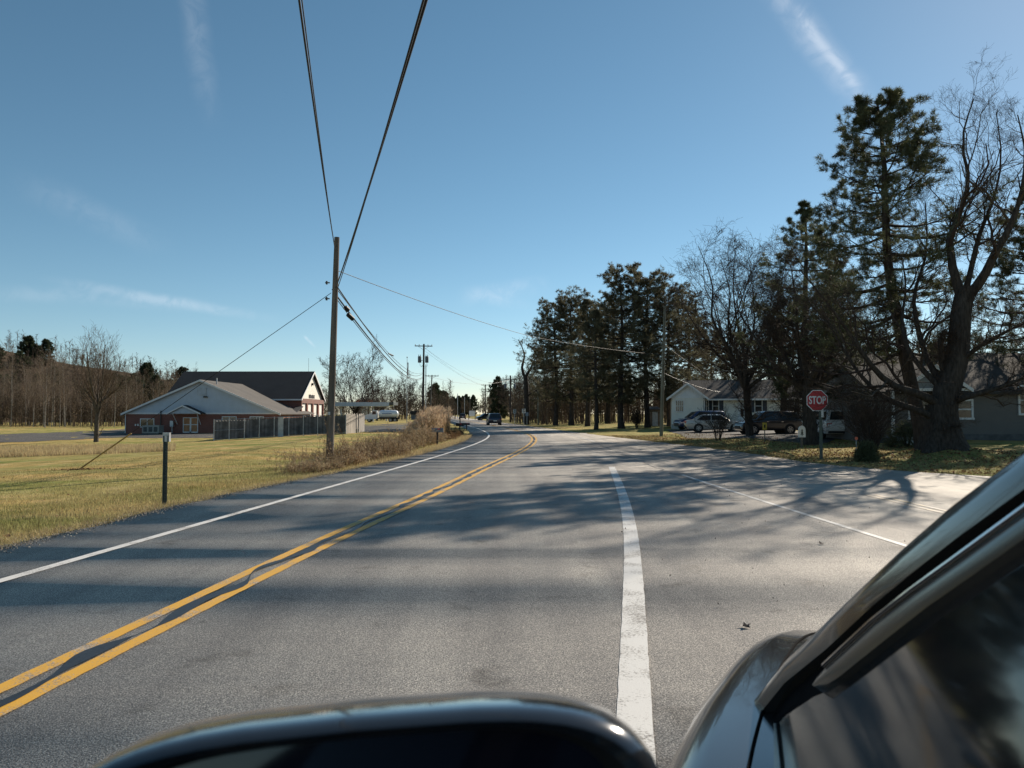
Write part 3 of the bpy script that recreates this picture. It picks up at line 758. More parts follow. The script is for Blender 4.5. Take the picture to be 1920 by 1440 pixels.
# dead tree
p = onG(988, 118)
dl = lambda *a: [((x - 988) / F * 118, dy, (795 - y) / F * 118 - .0) for x, y, dy in a]
a, b, t = bare_tree_mesh(81, [(dl((988, 800, 0), (988, 760, 0), (987, 725, 0), (985, 703, 0)), .42, .36), (dl((985, 708, 0), (978, 690, .3), (984, 665, .5), (980, 650, .7), (972, 634, .9)), .27, .06),
    (dl((985, 706, 0), (995, 690, -.3), (1003, 672, -.6), (1016, 655, -.8)), .24, .06), (dl((988, 740, 0), (1000, 735, .4), (1018, 722, 1), (1014, 708, 1.2)), .15, .05)],
    [dict(n=6, t0=.4, t1=1, ang=(30, 65), lenr=(.15, .35), trop=.15, wig=.1, N=6, rscale=.45), dict(n=4, t0=.3, t1=1, ang=(25, 60), lenr=(.3, .6), trop=.1, wig=.12, N=3, rscale=.6)], .012)
place_tree('dead_tree', 'dead tree with broken forked trunk left of the pines', a, b, p, BARK, TWIG)

# ------------------------------------------------------------------ left: single tree, birch wood, hill
a, b, t = bare_tree_mesh(91, [([(0, 0, -.3), (.03, 0, 1.4), (.08, 0, 2.4)], .22, .17)] + [([(.05, 0, 1.9 + .12 * k), (.05 + .35 * math.cos(q), .35 * math.sin(q), 3.6), (.05 + s * .75 * math.cos(q), s * .75 * math.sin(q), 3.6 + (h - 3.6) * .55), (.05 + s * math.cos(q), s * math.sin(q), h)], .10, .012)
    for k, (q, s, h) in enumerate([(.2, 1.9, 7.2), (1.1, 1.0, 8.6), (2.0, 1.3, 8.3), (2.9, 1.7, 7.9), (3.7, 1.0, 8.8), (4.6, 1.5, 8.0), (5.5, 1.8, 7.5), (.6, .5, 8.9), (0, 2.6, 6.0), (3.1, 2.0, 6.6)])],
    [dict(n=10, t0=.15, t1=1, ang=(18, 45), lenr=(.25, .5), trop=.2, wig=.06, N=6, rscale=.5), dict(n=7, t0=.15, t1=1, ang=(18, 45), lenr=(.3, .6), trop=.12, wig=.08, N=4, rscale=.6), dict(n=2, t0=.2, t1=1, ang=(20, 50), lenr=(.4, .7), trop=.1, wig=.1, N=3, rscale=.7)], .006)
place_tree('shade_tree', 'upright bare shade tree alone in the mown field', a, b, G(180, 829), mat('grey_bark', (.10, .085, .072), .95, (14, .4), None, spec=.1), TWIGW)
def birch(seed, H):
    rg = random.Random(seed); ln = rg.uniform(-.8, .8)
    a, b, t = bare_tree_mesh(seed, [([(0, 0, -.3), (ln * .2, .1, H * .3), (ln * .4, -.1, H * .6), (ln, 0, H)], .10, .02)],
        [dict(n=26, t0=.3, t1=1, ang=(25, 55), lenr=(.12, .28), trop=.2, wig=.08, N=5, rscale=.5), dict(n=7, t0=.2, t1=1, ang=(25, 55), lenr=(.35, .7), trop=.1, wig=.1, N=3, rscale=.6, lmin=.3)], .016)
    return a, b
birches = [birch(100 + k, 15) for k in range(5)]
rb = random.Random(5)
for k in range(84):
    px = rb.uniform(-60, 330); dpt = rb.uniform(140, 185)
    a, b = birches[k % 5]; s = rb.uniform(.6, .98) * (1.0 if px < 130 else .75)
    place_tree('birch_tree', 'slender pale-barked leafless birch in the wood edge beyond the field', a, b, onG(px, dpt), BIRCH, BIRCHT, 'birches along the wood edge', rb.random() * 6, s)
def scatter(seed, n, pxr, dr, hr):
    rg = np.random.default_rng(seed); d = rg.uniform(*dr, n); px = rg.uniform(*pxr, n); x = (px - 960) / F * d
    return np.stack([x, d, terr(x, d)], 1), rg.uniform(*hr, n)
def mass(name, label, seed, sets, m, **kw):
    a = [scatter(seed + i, *s) for i, s in enumerate(sets)]
    me = wood_mass(seed, np.concatenate([q[0] for q in a]), np.concatenate([q[1] for q in a]), **kw)
    o = kind(link(name, me, None, m), 'stuff'); o['label'] = label; o['category'] = 'woodland'; return o
mass('bare_woodland', 'brown leafless woodland behind the birches', 201, [(520, (-330, 345), (165, 230), (6, 12)), (380, (-300, 330), (150, 175), (2.5, 7))], TWIGW, wide=.05)
mass('bare_woodland', 'brown leafless woods behind the fire station and fuel canopy', 211, [(170, (560, 850), (250, 330), (7, 14)), (90, (600, 860), (235, 260), (3, 7))], TWIGW, wide=.07)
mass('bare_woodland', 'brown thicket along the far right side of the road', 221, [(150, (955, 1080), (150, 210), (6, 12)), (90, (960, 1060), (128, 150), (2, 5)), (60, (905, 960), (260, 340), (6, 12))], TWIGW, wide=.05)
mass('bare_woodland', 'dim thicket behind the pines and the white house', 231, [(420, (1010, 1330), (112, 150), (3, 10)), (120, (1330, 1720), (100, 140), (5, 11)), (130, (1600, 2150), (66, 100), (5, 12))], TWIGW, wide=.04)
mass('far_treeline', 'low brown line of far woods closing the horizon', 251, [(620, (-700, 2700), (330, 440), (6, 11))], TWIGW, wide=.16, spread=.42)
# the hill
def hill_z(x, y): return 34 * np.exp(-(((x + 255) / 70) ** 2 + ((y - 345) / 75) ** 2)) + 13 * np.exp(-(((x + 165) / 45) ** 2 + ((y - 360) / 70) ** 2))
hx, hy = np.meshgrid(np.linspace(-460, -40, 60), np.linspace(195, 560, 44))
hv = np.stack([hx.ravel(), hy.ravel(), hill_z(hx.ravel(), hy.ravel()) - 1.2], 1); nn = 60
ii = (np.arange(43)[:, None] * nn + np.arange(59)[None, :]).ravel()
me = npmesh('hill', hv, np.stack([ii, ii + 1, ii + nn + 1, ii + nn], 1)); smooth(me, 60)
HILLM = mat('hill_floor', (.09, .065, .045), .95, (.2, .4), None, spec=.05)
kind(link('hill', me, None, HILLM), 'structure')
rg = np.random.default_rng(77); n = 900
q = np.stack([rg.uniform(-400, -95, n), rg.uniform(240, 360, n)], 1); hz = hill_z(q[:, 0], q[:, 1]) - 1.3
me = wood_mass(240, np.stack([q[:, 0], q[:, 1], hz], 1), rg.uniform(7, 12, n), r=.1, spread=.36, ntw=30, wide=.09)
o = kind(link('hillside_woodland', me, None, TWIGW), 'stuff'); o['label'] = 'leafless woods covering the distant left hill'; o['category'] = 'woodland'
farp = [pine_mesh(300 + k, 14, 1.5, 3.6, .22, .95, 5, 8, .7, .11, 5, dens=1.0, profile=(lambda t: min(1, (1 - t) * 2.2 + .12)) if k else None) for k in range(3)]
for k in range(44):
    px = rb.uniform(205, 345) if k < 30 else rb.uniform(-20, 170); dpt = rb.uniform(235, 330); x = X_at(px, dpt)
    s = rb.uniform(.6, 1.0)
    place_pine('pine_tree', 'dark rounded pine on the distant left hill', farp[k % 3], (x, dpt, float(hill_z(x, dpt)) - 1.3), 'pines on the hill', rb.random() * 6, (s, s, s), needle=NEEDLEF)
place_pine('pine_tree', 'yellow-green pine at the foot of the hill left of the fire station', farp[0], onG(292, 190), None, 1, (.8, .8, .85), needle=mat('yellow_needles', (.10, .10, .03), .8, (.5, .4), None, spec=.1, island=.4, trans=.15))
# far end of the road
for k in range(30):
    px = rb.choice([rb.uniform(812, 880), rb.uniform(818, 905), rb.uniform(925, 945)]); dpt = rb.uniform(330, 520)
    s = rb.uniform(.5, .85)
    place_pine('pine_tree', 'dark far pine beyond the bend of the road', farp[k % 3], onG(px, dpt) if px < 835 or px > 895 else Vector((X_at(px, 560), 560, tz(X_at(px, 560), 560))), 'pines beyond the bend', rb.random() * 6, (s * 1.2, s * 1.2, s * 1.3), needle=NEEDLEF)
place_pine('spruce_tree', 'dark conical spruce behind the blue car', farp[1], onG(934, 190), None, .5, (.55, .55, .75), needle=NEEDLEF)
a_, b_, t_ = bare_tree_mesh(95, simple_limbs(95, 16, .3, .5, .18, 6, .4, .75), [dict(n=13, t0=.15, t1=1, ang=(25, 55), lenr=(.25, .5), trop=.15, wig=.09, N=6, rscale=.5), dict(n=7, t0=.15, t1=1, ang=(25, 55), lenr=(.3, .6), trop=.1, wig=.1, N=4, rscale=.6), dict(n=4, t0=.2, t1=1, ang=(25, 55), lenr=(.4, .7), trop=.1, wig=.1, N=3, rscale=.7)], .022)
for px, dpt, s, rz, lab in ((664, 205, 1.08, 0, 'large many-stemmed bare tree behind the fuel canopy'), (708, 230, .8, 2, 'smaller bare tree right of the large one behind the canopy'), (760, 250, .78, 4, 'pale bare tree behind the transformer pole'), (352, 250, .9, 1, 'bare treetop showing above the fire station roof'), (1000, 175, .6, 3, 'small bare tree behind the dead tree'), (965, 180, .62, 5, 'bare tree behind the pole with two transformers')):
    place_tree('bare_tree', lab, a_, b_, onG(px, dpt), BARK, TWIG, None, rz, s)

# ------------------------------------------------------------------ grass, weeds, reeds, leaves
def blades(seed, n, fx, L, W, lean=.5, droop=0.0):
    """n single blades; fx(rng, n) gives foot points"""
    rg = np.random.default_rng(seed); p = fx(rg, n)
    a = rg.random(len(p)) * 6.28; ln = L * rg.uniform(.4, 1.2, len(p)) if np.isscalar(L) else L(rg, p)
    d = np.stack([np.cos(a) * lean * rg.random(len(p)), np.sin(a) * lean * rg.random(len(p)), np.ones(len(p))], 1); d = unit(d)
    s = np.stack([-np.sin(a), np.cos(a), 0 * a], 1) * W * rg.uniform(.6, 1.3, len(p))[:, None]
    v = np.stack([p - s, p + s, p + d * ln[:, None]], 1).reshape(-1, 3)
    return v, np.arange(len(v)).reshape(-1, 3)
def foot(xf, dmin, dmax, y0, y1, side=-1, pw=1.6):
    def f(rg, n):
        y = y0 + (y1 - y0) * rg.random(n) ** pw; d = dmin + (dmax - dmin) * rg.random(n) ** 1.5
        x = xf(y) + side * d; return np.stack([x, y, terr(x, y) - .01], 1)
    return f
def stuff(name, label, parts, m, cat='grass'):
    v, f = join(parts); o = kind(link(name, npmesh(name, v, f), None, m), 'stuff'); o['label'] = label; o['category'] = cat; return o
stuff('lawn_grass', 'short dry green-yellow grass of the left field verge', [blades(1, 150000, foot(EDL, .1, 13, 7, 42, -1), .075, .0045, .8), blades(2, 50000, foot(EDL, .0, 3.0, 7, 30, -1), .10, .005, .9)], DRYG)
stuff('verge_straw', 'tan dead grass along the left pavement edge', [blades(3, 44000, foot(EDL, -.14, .55, 7, 62, -1, 1.5), .13, .006, 1.6), blades(4, 14000, foot(EDL, -.1, .9, 26, 62, -1, 1.0), .22, .008, 1.4)], STRAW)
stuff('corner_grass', 'thin grass of the right lawn edge', [blades(5, 60000, foot(EDR, .0, 7, 18, 60, 1), .085, .006, .8)], DRYG)
stuff('field_straw', 'band of tall pale straw across the field', [blades(6, 26000, lambda rg, n: (lambda px, dd: np.stack([(px - 960) / F * dd, dd, terr((px - 960) / F * dd, dd)], 1))(rg.uniform(-60, 330, n), rg.uniform(44, 57, n)), .34, .014, .5)], STRAW)
# weeds along the left edge
def weeds(seed, n, y0, y1, d0, d1, H, heads=True):
    rg = np.random.default_rng(seed)
    y = y0 + (y1 - y0) * rg.random(n); cl = .5 + .5 * np.sin(y * 1.9 + 3 * np.sin(y * .7)); d = d0 + (d1 - d0) * rg.random(n)
    x = EDL(y) - d; hs = H * rg.uniform(.3, 1.15, n) * (.35 + .75 * cl) * np.where(rg.random(n) < .06, 1.5, 1)
    u = np.linspace(0, 1, 4); ln = rg.normal(0, .22, (n, 2))
    P = np.stack([x[:, None] + ln[:, :1] * hs[:, None] * u ** 1.5, y[:, None] + ln[:, 1:] * hs[:, None] * u ** 1.5, terr(x, y)[:, None] - .03 + hs[:, None] * u], 2)
    Rr = np.broadcast_to(np.linspace(.007, .003, 4), (n, 4))
    c, r = children(rg, P, Rr, 7, .3, 1, (20, 60), (.15, .4), .05, .08, 3, .8, lmin=.08)
    st = [tubes(P, Rr, 3), tubes(c, np.maximum(r, .003), 3)]
    hd = tufts(rg, np.concatenate([c[:, 2], P[:, 3]]), unit(np.concatenate([c[:, 2] - c[:, 1], P[:, 3] - P[:, 2]])), 5, .09, .006, .7)
    return st, hd
s1, h1 = weeds(1, 620, 22, 33, .4, 1.75, .8); s2, h2 = weeds(2, 900, 30, 50, 1.1, 3.4, .78); s3, h3 = weeds(3, 50, 31, 35, 4.6, 6.2, .6)
stuff('weed_stalks', 'brown weed stalks along the left roadside', s1 + s2 + s3, WEED, 'weeds')
stuff('weed_heads', 'grey-tan seed heads of the roadside weeds', [h1, h2, h3], WEEDG, 'weeds')
rg = np.random.default_rng(21); n = 1500
y = rg.uniform(51, 68, n); d = 1.9 + 2.5 * rg.random(n) ** .8; x = EDL(y) - d; hs = 1.95 * rg.uniform(.5, 1.15, n) * (.62 + .42 * np.abs(np.sin(y * .55 + d * 1.3))) * ss(50, 53.5, y) * (1 - .45 * ss(3.2, 4.4, d))
u = np.linspace(0, 1, 4); ln = rg.normal(0.04, .07, (n, 2))
P = np.stack([x[:, None] + ln[:, :1] * hs[:, None] * u ** 2, y[:, None] + ln[:, 1:] * hs[:, None] * u ** 2, terr(x, y)[:, None] - .03 + hs[:, None] * u], 2)
st = tubes(P, np.broadcast_to(np.linspace(.011, .006, 4), (n, 4)), 3)
lv = tufts(rg, np.concatenate([P[:, 1], P[:, 2]]), np.tile([[0, 0, 1.0]], (2 * n, 1)), 3, .45, .010, .5)
stuff('reed_stems', 'tall tan reeds by the mailboxes', [st, lv], REED, 'reeds')
pv = tufts(rg, np.concatenate([P[:, 3], P[:, 3] - [0, 0, .12]]), np.tile([[.2, 0, 1.0]], (2 * n, 1)), 6, .28, .018, .35)
stuff('reed_plumes', 'pale feathery reed plumes above the mailbox', [pv], PLUME, 'reeds')
s4, h4 = weeds(4, 380, 48, 66, .7, 2.0, .45); stuff('weed_stalks', 'dry stalks around the mailbox posts', s4 + [h4], WEED, 'weeds')
# fallen leaves on the right lawn and the paving
def leaves(seed, p, s):
    rg = np.random.default_rng(seed); n = len(p)
    a = unit(rg.normal(size=(n, 3)) * [1, 1, .35]) * s * rg.uniform(.6, 1.3, (n, 1)); b = unit(np.cross(a, rg.normal(size=(n, 3)) * [.4, .4, 1])) * s * .7
    q = p + [0, 0, .02]
    v = np.stack([q - a, q + b + [0, 0, .01], q + a, q - b + [0, 0, .012]], 1).reshape(-1, 3); return v, np.arange(4 * n).reshape(-1, 4)
rg = np.random.default_rng(31)
f1 = foot(EDR, .1, 9, 22, 60, 1, 1.1)(rg, 9000)
f2 = np.stack([16.6 + rg.normal(0, 2.4, 900), 29 + rg.normal(0, 2, 900)], 1); f2 = np.concatenate([f2, terr(f2[:, 0], f2[:, 1])[:, None]], 1)
f2 = f2[f2[:, 0] > EDR(f2[:, 1])]
stuff('leaf_litter', 'brown fallen leaves on the right lawn', [leaves(1, f1, .055), leaves(2, f2, .05)], LEAF, 'leaves')
f3 = foot(EDL, .2, 10, 8, 40, -1, 1.4)(rg, 260)
stuff('leaf_litter', 'few pale leaves scattered over the left field', [leaves(3, f3, .035)], LEAF, 'leaves')
f4 = np.stack([rg.uniform(1.5, 9, 260), rg.uniform(4.5, 24, 260), np.full(260, .004)], 1)
stuff('road_grit', 'small dark crumbs and leaf bits on the paving', [leaves(4, f4, .012)], LEAFD, 'debris')
def leaf_thing(label, px, py, s, rz, material):
    m = MB(); pts = [(0, -1, 0), (.35, -.5, .25), (.9, -.45, .5), (.5, .1, .2), (.7, .8, .45), (0, .45, .1), (-.7, .85, .4), (-.5, .1, .15), (-.95, -.4, .45), (-.35, -.5, .2)]
    pts = [(x * s, y * s, z * s + .006) for x, y, z in pts]; c = (0, 0, .005)
    n = len(pts); m.add(pts + [c], [(i, (i + 1) % n, n) for i in range(n)])
    m.add([(0, -s, .006), (.03 * s, -1.7 * s, .3 * s), (-.03 * s, -1.7 * s, .3 * s)], [(0, 1, 2)])
    o = m.build('fallen_leaf', material); o.location = Vector((G(px, py).x, G(px, py).y, .004)); o.rotation_euler = (0, 0, rz)
    return tag(o, label, 'leaf')
def GR(px, py):
    d = dirpix(px, py); t = -CAMH / d[2]; return Vector((d[0] * t, d[1] * t, 0.0))
for lab, px, py, s, rz in (('dark curled leaf on the paving beside the car fender', 1397, 1177, .05, .6), ('dark leaf on the paving near the thin faded line', 1539, 1021, .055, 2.0),):
    o = leaf_thing(lab, px, py, s, rz, LEAFD); q = GR(px, py); o.location = (q.x, q.y, .004)
rg = np.random.default_rng(61); yg = 5 + 45 * rg.random(9000) ** 1.6; xg = EDL(yg) + rg.normal(.02, .13, 9000)
GRAV = mat('edge_gravel', (.20, .18, .155), .9, None, None, spec=.15, island=.6)
stuff('edge_gravel', 'loose grit and gravel along the left pavement edge', [leaves(11, np.stack([xg, yg, np.maximum(terr(xg, yg), 0) - .012], 1), .011)], GRAV, 'gravel')
o = leaf_thing('orange-brown leaf at the left grass edge', 14, 1012, .07, 1.0, LEAF); q = G(14, 1012); o.location = (q.x, q.y, q.z + .04)

# ------------------------------------------------------------------ utility poles and lines
def pole(name, label, base, H, r0, r1, m, arms=(), xf=(), bolts=True, lean=(0, 0), guard=None, n=12, rungs=0, group=None):
    """arms: (height, length, angle); xf: (height, side, angle)"""
    t = thing(name, label, 'utility pole', base, 0, group)
    top = Vector((lean[0], lean[1], H))
    MB().tube([(0, 0, -.4)] + [tuple(top * k) for k in (.25, .5, .75, 1.0)], [r0 + (r1 - r0) * k for k in (0, .25, .5, .75, 1)], n).build('pole', m, t, True, 50)
    for h, L, a in arms:
        c, s = math.cos(a), math.sin(a); o = top * (h / H)
        arm = MB(); arm.prism([(o.x + c * -L / 2 - s * .05, o.y + s * -L / 2 - .11 * c, h - .06), (o.x + c * L / 2 - s * .05, o.y + s * L / 2 - .11 * c, h - .06), (o.x + c * L / 2 - s * .05, o.y + s * L / 2 - .11 * c, h + .06), (o.x + c * -L / 2 - s * .05, o.y + s * -L / 2 - .11 * c, h + .06)], (s * -.1, -.1 * c, 0))
        a_ = arm.build('crossarm', POLED, t)
        br = MB()
        for sg in (-1, 1): br.tube([(o.x + c * sg * L * .3 - s * .16, o.y + s * sg * L * .3 - .16 * c, h - .05), (o.x - s * .12, o.y - .12 * c, h - .55)], .018, 5)
        br.build('brace', STEELD, a_)
        for q in (-.94, -.5, .5, .94):
            i = MB(); x, y = o.x + c * q * L / 2 - s * .1, o.y + s * q * L / 2 - .16 * c
            i.tube([(x, y, h + .06), (x, y, h + .1), (x, y, h + .14), (x, y, h + .2), (x, y, h + .25)], [.02, .055, .035, .055, .02], 8)
            i.build('insulator', XFMR, a_, True)
    for h, off, a in xf:
        c, s = math.cos(a), math.sin(a); x, y = off * c, off * s
        b = MB(); b.tube([(x, y, h - .45), (x, y, h - .42), (x, y, h + .38), (x, y, h + .44), (x, y, h + .47)], [.2, .25, .25, .22, .05], 14)
        tr = b.build('transformer', XFMR, t, True, 40)
        q = MB()
        for k in (-.12, .12): q.tube([(x + k, y, h + .45), (x + k, y, h + .62), (x + k, y, h + .7)], [.035, .05, .015], 7)
        q.build('bushing', XFMR, tr)
        w = MB(); w.tube([(x, y - .1, h - .45), (x + .1 * c, y - .15, h - .9), (x * .6, y * .6 - .12, h - 1.1), (0, -.15, h - .8)], .018, 5); w.build('lead', CABLE, tr)
    if bolts:
        for k, h in enumerate((H * .80, H * .77, H * .73, H * .70)):
            m_ = MB(); sg = 1 if k % 2 else -1; m_.tube([(sg * (r1 + .03) * 1.6, 0, h), (sg * r1 * .4, 0, h)], .022, 6); m_.cbox((sg * (r1 + .05), 0, h), (.05, .07, .11)); m_.build('bolt', STEELD, t)
    return t
pA = onG(618.5, 25.6)
HA = P3(629, 445, 25.6).z - pA.z
poleA = pole('utility_pole', 'weathered brown utility pole rising from the roadside weeds', pA, HA, .135, .088, POLEW, lean=(.19, 0))
tagp = MB(); tagp.cbox((.02, -.16, 1.75), (.07, .01, .10)); tagp.build('number_tag', STEEL, poleA)
def at_pole(py): # point on the near pole at an image height
    return P3(620 + (870 - py) / 425 * 9, py, 25.6)
def cable(name, label, pts, r, m=CABLE, cat='cable', sag=0.0, n=26, sides=6, extra=None):
    """cable hanging between consecutive points"""
    out = []
    for a, b in zip(pts[:-1], pts[1:]):
        a, b = Vector(a), Vector(b)
        for k in range(n + (1 if b == Vector(pts[-1]) else 0)):
            t = k / n; p = a.lerp(b, t); p.z -= sag * 4 * t * (1 - t); out.append(p)
    c = out[0].copy()
    mb = MB(); mb.tube([p - c for p in out], r, sides)
    o = mb.build(name, m, None, True, 80); o.location = c
    tag(o, label, cat); return o, out
# bundles running back over the camera to the next pole behind
END = Vector((1.6, -16, 0))
def over(p_top, height_at, px_top, end_h, label, r, dx=0.0, sag=.35, dz=0.0):
    a = at_pole(p_top) + Vector((dx, -.12, dz)); d = dirpix(px_top, 0); t = (height_at - CAMH) / d[2]
    m = Vector((d[0] * t, d[1] * t, height_at)); dirn = (m - a); q = a + dirn * 1.55; q.z = height_at + dirn.z * .0 + .2
    # a parabola through the pole, the pixel at the top of the frame and the next pole
    pts = []
    for k in range(31):
        s = k / 30 * 1.9; p = a + Vector((dirn.x, dirn.y, 0)) * s
        p.z = a.z + dirn.z * s - sag * 4 * s * (1.9 - s) / 3.61 + sag * 4 * 1 * .9 / 3.61 * s
        pts.append(p)
    c = pts[0].copy(); mb = MB(); mb.tube([p - c for p in pts], r, 6); o = mb.build('overhead_cable', CABLE, None, True, 80); o.location = c
    tag(o, label, 'cable'); return pts
over(462, 7.0, 561, 7, 'left black overhead cable reaching the top of the brown pole', .016, 0)
over(470, 6.95, 566, 7, 'thin wire twisted beside the left overhead cable', .009, .02)
over(540, 5.75, 799, 6, 'right black overhead cable crossing the sky to the brown pole', .019, .08)
over(548, 5.70, 794, 6, 'second strand of the right overhead cable pair', .012, .10)
# transformer pole further on
pB = onG(793, 108)
poleB = pole('utility_pole', 'dark utility pole with crossarm and two transformers beyond the reeds', pB, P3(793, 645, 108).z - pB.z, .17, .12, POLED, arms=[(P3(793, 649, 108).z - pB.z, 2.45, .15)], xf=[(P3(0, 674, 108).z - pB.z, -.48, .1), (P3(0, 674, 108).z - pB.z, .52, .1)], lean=(.1, 0))
lp = MB(); lp.tube([(.42, -.2, -.3), (.42, -.2, 8.6)], .06, 8); lp.build('conduit', STEEL, poleB)
def B(py, dx=0): return P3(793, py, 108) + Vector((dx, -.15, 0))
cable('telephone_cable', 'lowest thick cable sagging from the brown pole to the transformer pole', [at_pole(556) + Vector((.1, 0, 0)), B(707)], .030, sag=1.25)
cable('telephone_cable', 'upper thick cable sagging from the brown pole to the transformer pole', [at_pole(540) + Vector((.12, 0, 0)), B(700)], .024, sag=1.35)
cable('telephone_cable', 'middle thin cable between the brown pole and the transformer pole', [at_pole(545) + Vector((.12, .05, 0)), B(698)], .014, sag=1.1)
cable('telephone_cable', 'cable under the lowest one close to the brown pole', [at_pole(562) + Vector((.1, 0, 0)), B(709)], .016, sag=1.25)
for px, py, d_, L, lab in ((657, 594, 28.5, .36, 'black splice case hanging on the cable near the brown pole'), (650, 579, 27.6, .22, 'small black cable clamp above the splice case'), (733, 665, 55, .9, 'slim splice sleeve halfway along the upper cable')):
    m = MB(); c = P3(px, py, d_); d = Vector((.55, .75 if d_ < 40 else 2.0, -.55 if d_ < 40 else -.25)).normalized()
    m.tube([-d * L / 2, -d * L * .4, d * L * .4, d * L / 2], [.03, .085 if L < .5 else .05, .085 if L < .5 else .05, .03], 10)
    o = m.build('cable_splice', CABLE, None, True, 50); o.location = c; tag(o, lab, 'cable splice')
# guy wire of the near pole
anchor = G(147, 881)
top = at_pole(549)
o, _ = cable('guy_wire', 'steel guy wire from the brown pole down to the field', [top + Vector((-.1, 0, 0)), anchor.lerp(top, .02)], .010, CABLE, 'guy wire', 0, 2)
g = MB(); d = (top - anchor); g0, g1 = Vector((0, 0, 0)), d * .205
g.tube([g0, g0.lerp(g1, .5), g1], .026, 8); g.tube([g1, g1 * 1.012], [.034, .02], 8)
o = g.build('guy_guard', GUARD, None, True, 50); o.location = anchor; tag(o, 'yellow guy-wire guard slanting out of the field', 'guy guard')
ms = np.random.default_rng(3); q = np.stack([anchor.x + ms.normal(.1, .35, 160), anchor.y + ms.normal(0, .12, 160), np.zeros(160)], 1); q[:, 2] = terr(q[:, 0], q[:, 1])
stuff('leaf_litter', 'dark leaves heaped at the guy-wire anchor', [leaves(9, q, .05)], LEAF, 'leaves')
# service wire across the road to the right pole
pR = onG(1239, 58); HR = P3(1248, 574, 58).z - pR.z
pole('utility_pole', 'tall plain grey-green service pole in front of the white house', pR, HR, .14, .09, POLEG, lean=(.36, 0))
cable('service_wire', 'service wire crossing the road to the grey service pole', [at_pole(508) + Vector((.12, 0, 0)), P3(1000, 632, 44), P3(1242, 665, 58)], .011, CABLE, 'wire', .12)
cable('service_wire', 'upper pale drop wire from the grey service pole to the white house', [P3(1245, 645, 58), P3(1330, 705, 72)], .010, WIREG, 'wire', .1)
cable('service_wire', 'lower pale drop wire from the grey service pole to the white house roof', [P3(1242, 698, 58), P3(1300, 722, 68), P3(1350, 735, 72)], .011, WIREG, 'wire', .05)
# far poles
def farpole(label, px, top_y, dpt, r=.15, m=POLED, arms=(), xf=(), lean=0):
    b = onG(px, dpt); H = P3(px, top_y, dpt).z - b.z
    return pole('utility_pole', label, b, H, r, r * .75, m, [(P3(0, y, dpt).z - b.z, L, a) for y, L, a in arms], [(P3(0, y, dpt).z - b.z, o_, a) for y, o_, a in xf], bolts=False, lean=(lean, 0), n=8)
farpole('leaning pole with wide arm just behind the transformer pole', 806, 703, 150, .14, POLEW, [(705, 2.6, .1)], lean=.4)
farpole('dark pole with crossarm and two hanging transformers right of the blue car', 957, 704, 150, .19, POLED, [(712, 2.6, .1)], [(724, -.95, 0), (724, .85, 0)])
farpole('greenish pole with crossarm in front of the pines', 1009, 704, 116, .13, POLEG, [(692, 2.2, .1)])
farpole('right pole of the far double-arm pair behind the blue car', 925, 716, 215, .2, POLED, [(718, 2.6, .05), (726, 2.4, .05), (731, 2.4, .05)])
farpole('left pole of the far double-arm pair behind the blue car', 910, 721, 235, .2, POLED, [(722, 2.5, .05), (730, 2.5, .05), (734, 2.3, .05)])
farpole('bare far pole left of the white billboard', 858, 738, 260, .13, STEEL)
farpole('bare far pole above the white billboard', 881, 742, 290, .13, POLEW)
farpole('bare far pole beyond the brown car', 871, 745, 330, .13, STEEL)
farpole('distant dark pole top behind the far pair', 935, 724, 240, .14, POLED)
# flagpole and canopy lamp
b = onG(763, 150); t = thing('flag_pole', 'thin flagpole with ball top left of the transformer pole', 'flagpole', b); H = P3(763, 671, 150).z - b.z
MB().tube([(0, 0, -.3), (0, 0, H)], [.07, .04], 8).build('pole', STEEL, t)
MB().tube([(0, 0, H - .02), (0, 0, H + .12), (0, 0, H + .26)], [.03, .14, .03], 8).build('finial', STEELD, t)
fl = MB(); rows = []
for i in range(7): rows.append([(.06 + .02 * math.sin(i * 1.1) + k * .05, .05 * math.sin(i * .9 + k), H - .9 - i * .42) for k in range(5)])
fl.loft([[(x, y, z) for x, y, z in r_] + [(x, y + .02, z) for x, y, z in reversed(r_)] for r_ in rows], True, True); fl.build('flag', mat('flag_cloth', (.45, .12, .12), .8, (3, .6), None, col2=(.6, .55, .55)), t)
for k, (px0, d0, py0, px1, d1, py1) in enumerate(((793, 108, 649, 910, 235, 722), (793, 108, 650, 925, 215, 718), (793, 108, 702, 957, 150, 712), (957, 150, 712, 1009, 116, 692), (925, 215, 718, 957, 150, 713), (793, 108, 655, 924, 215, 727))):
    cable('power_line', ['upper far line from the transformer pole to the left far pole', 'upper far line from the transformer pole to the right far pole', 'low line from the transformer pole across to the pole right of the road', 'line from the two-transformer pole to the greenish pole', 'short line between the far pair and the two-transformer pole', 'second lower far line to the far double-arm pair'][k], [P3(px0, py0, d0), P3(px1, py1, d1)], .014, WIREG, 'wire', 1.1, 18, 4)

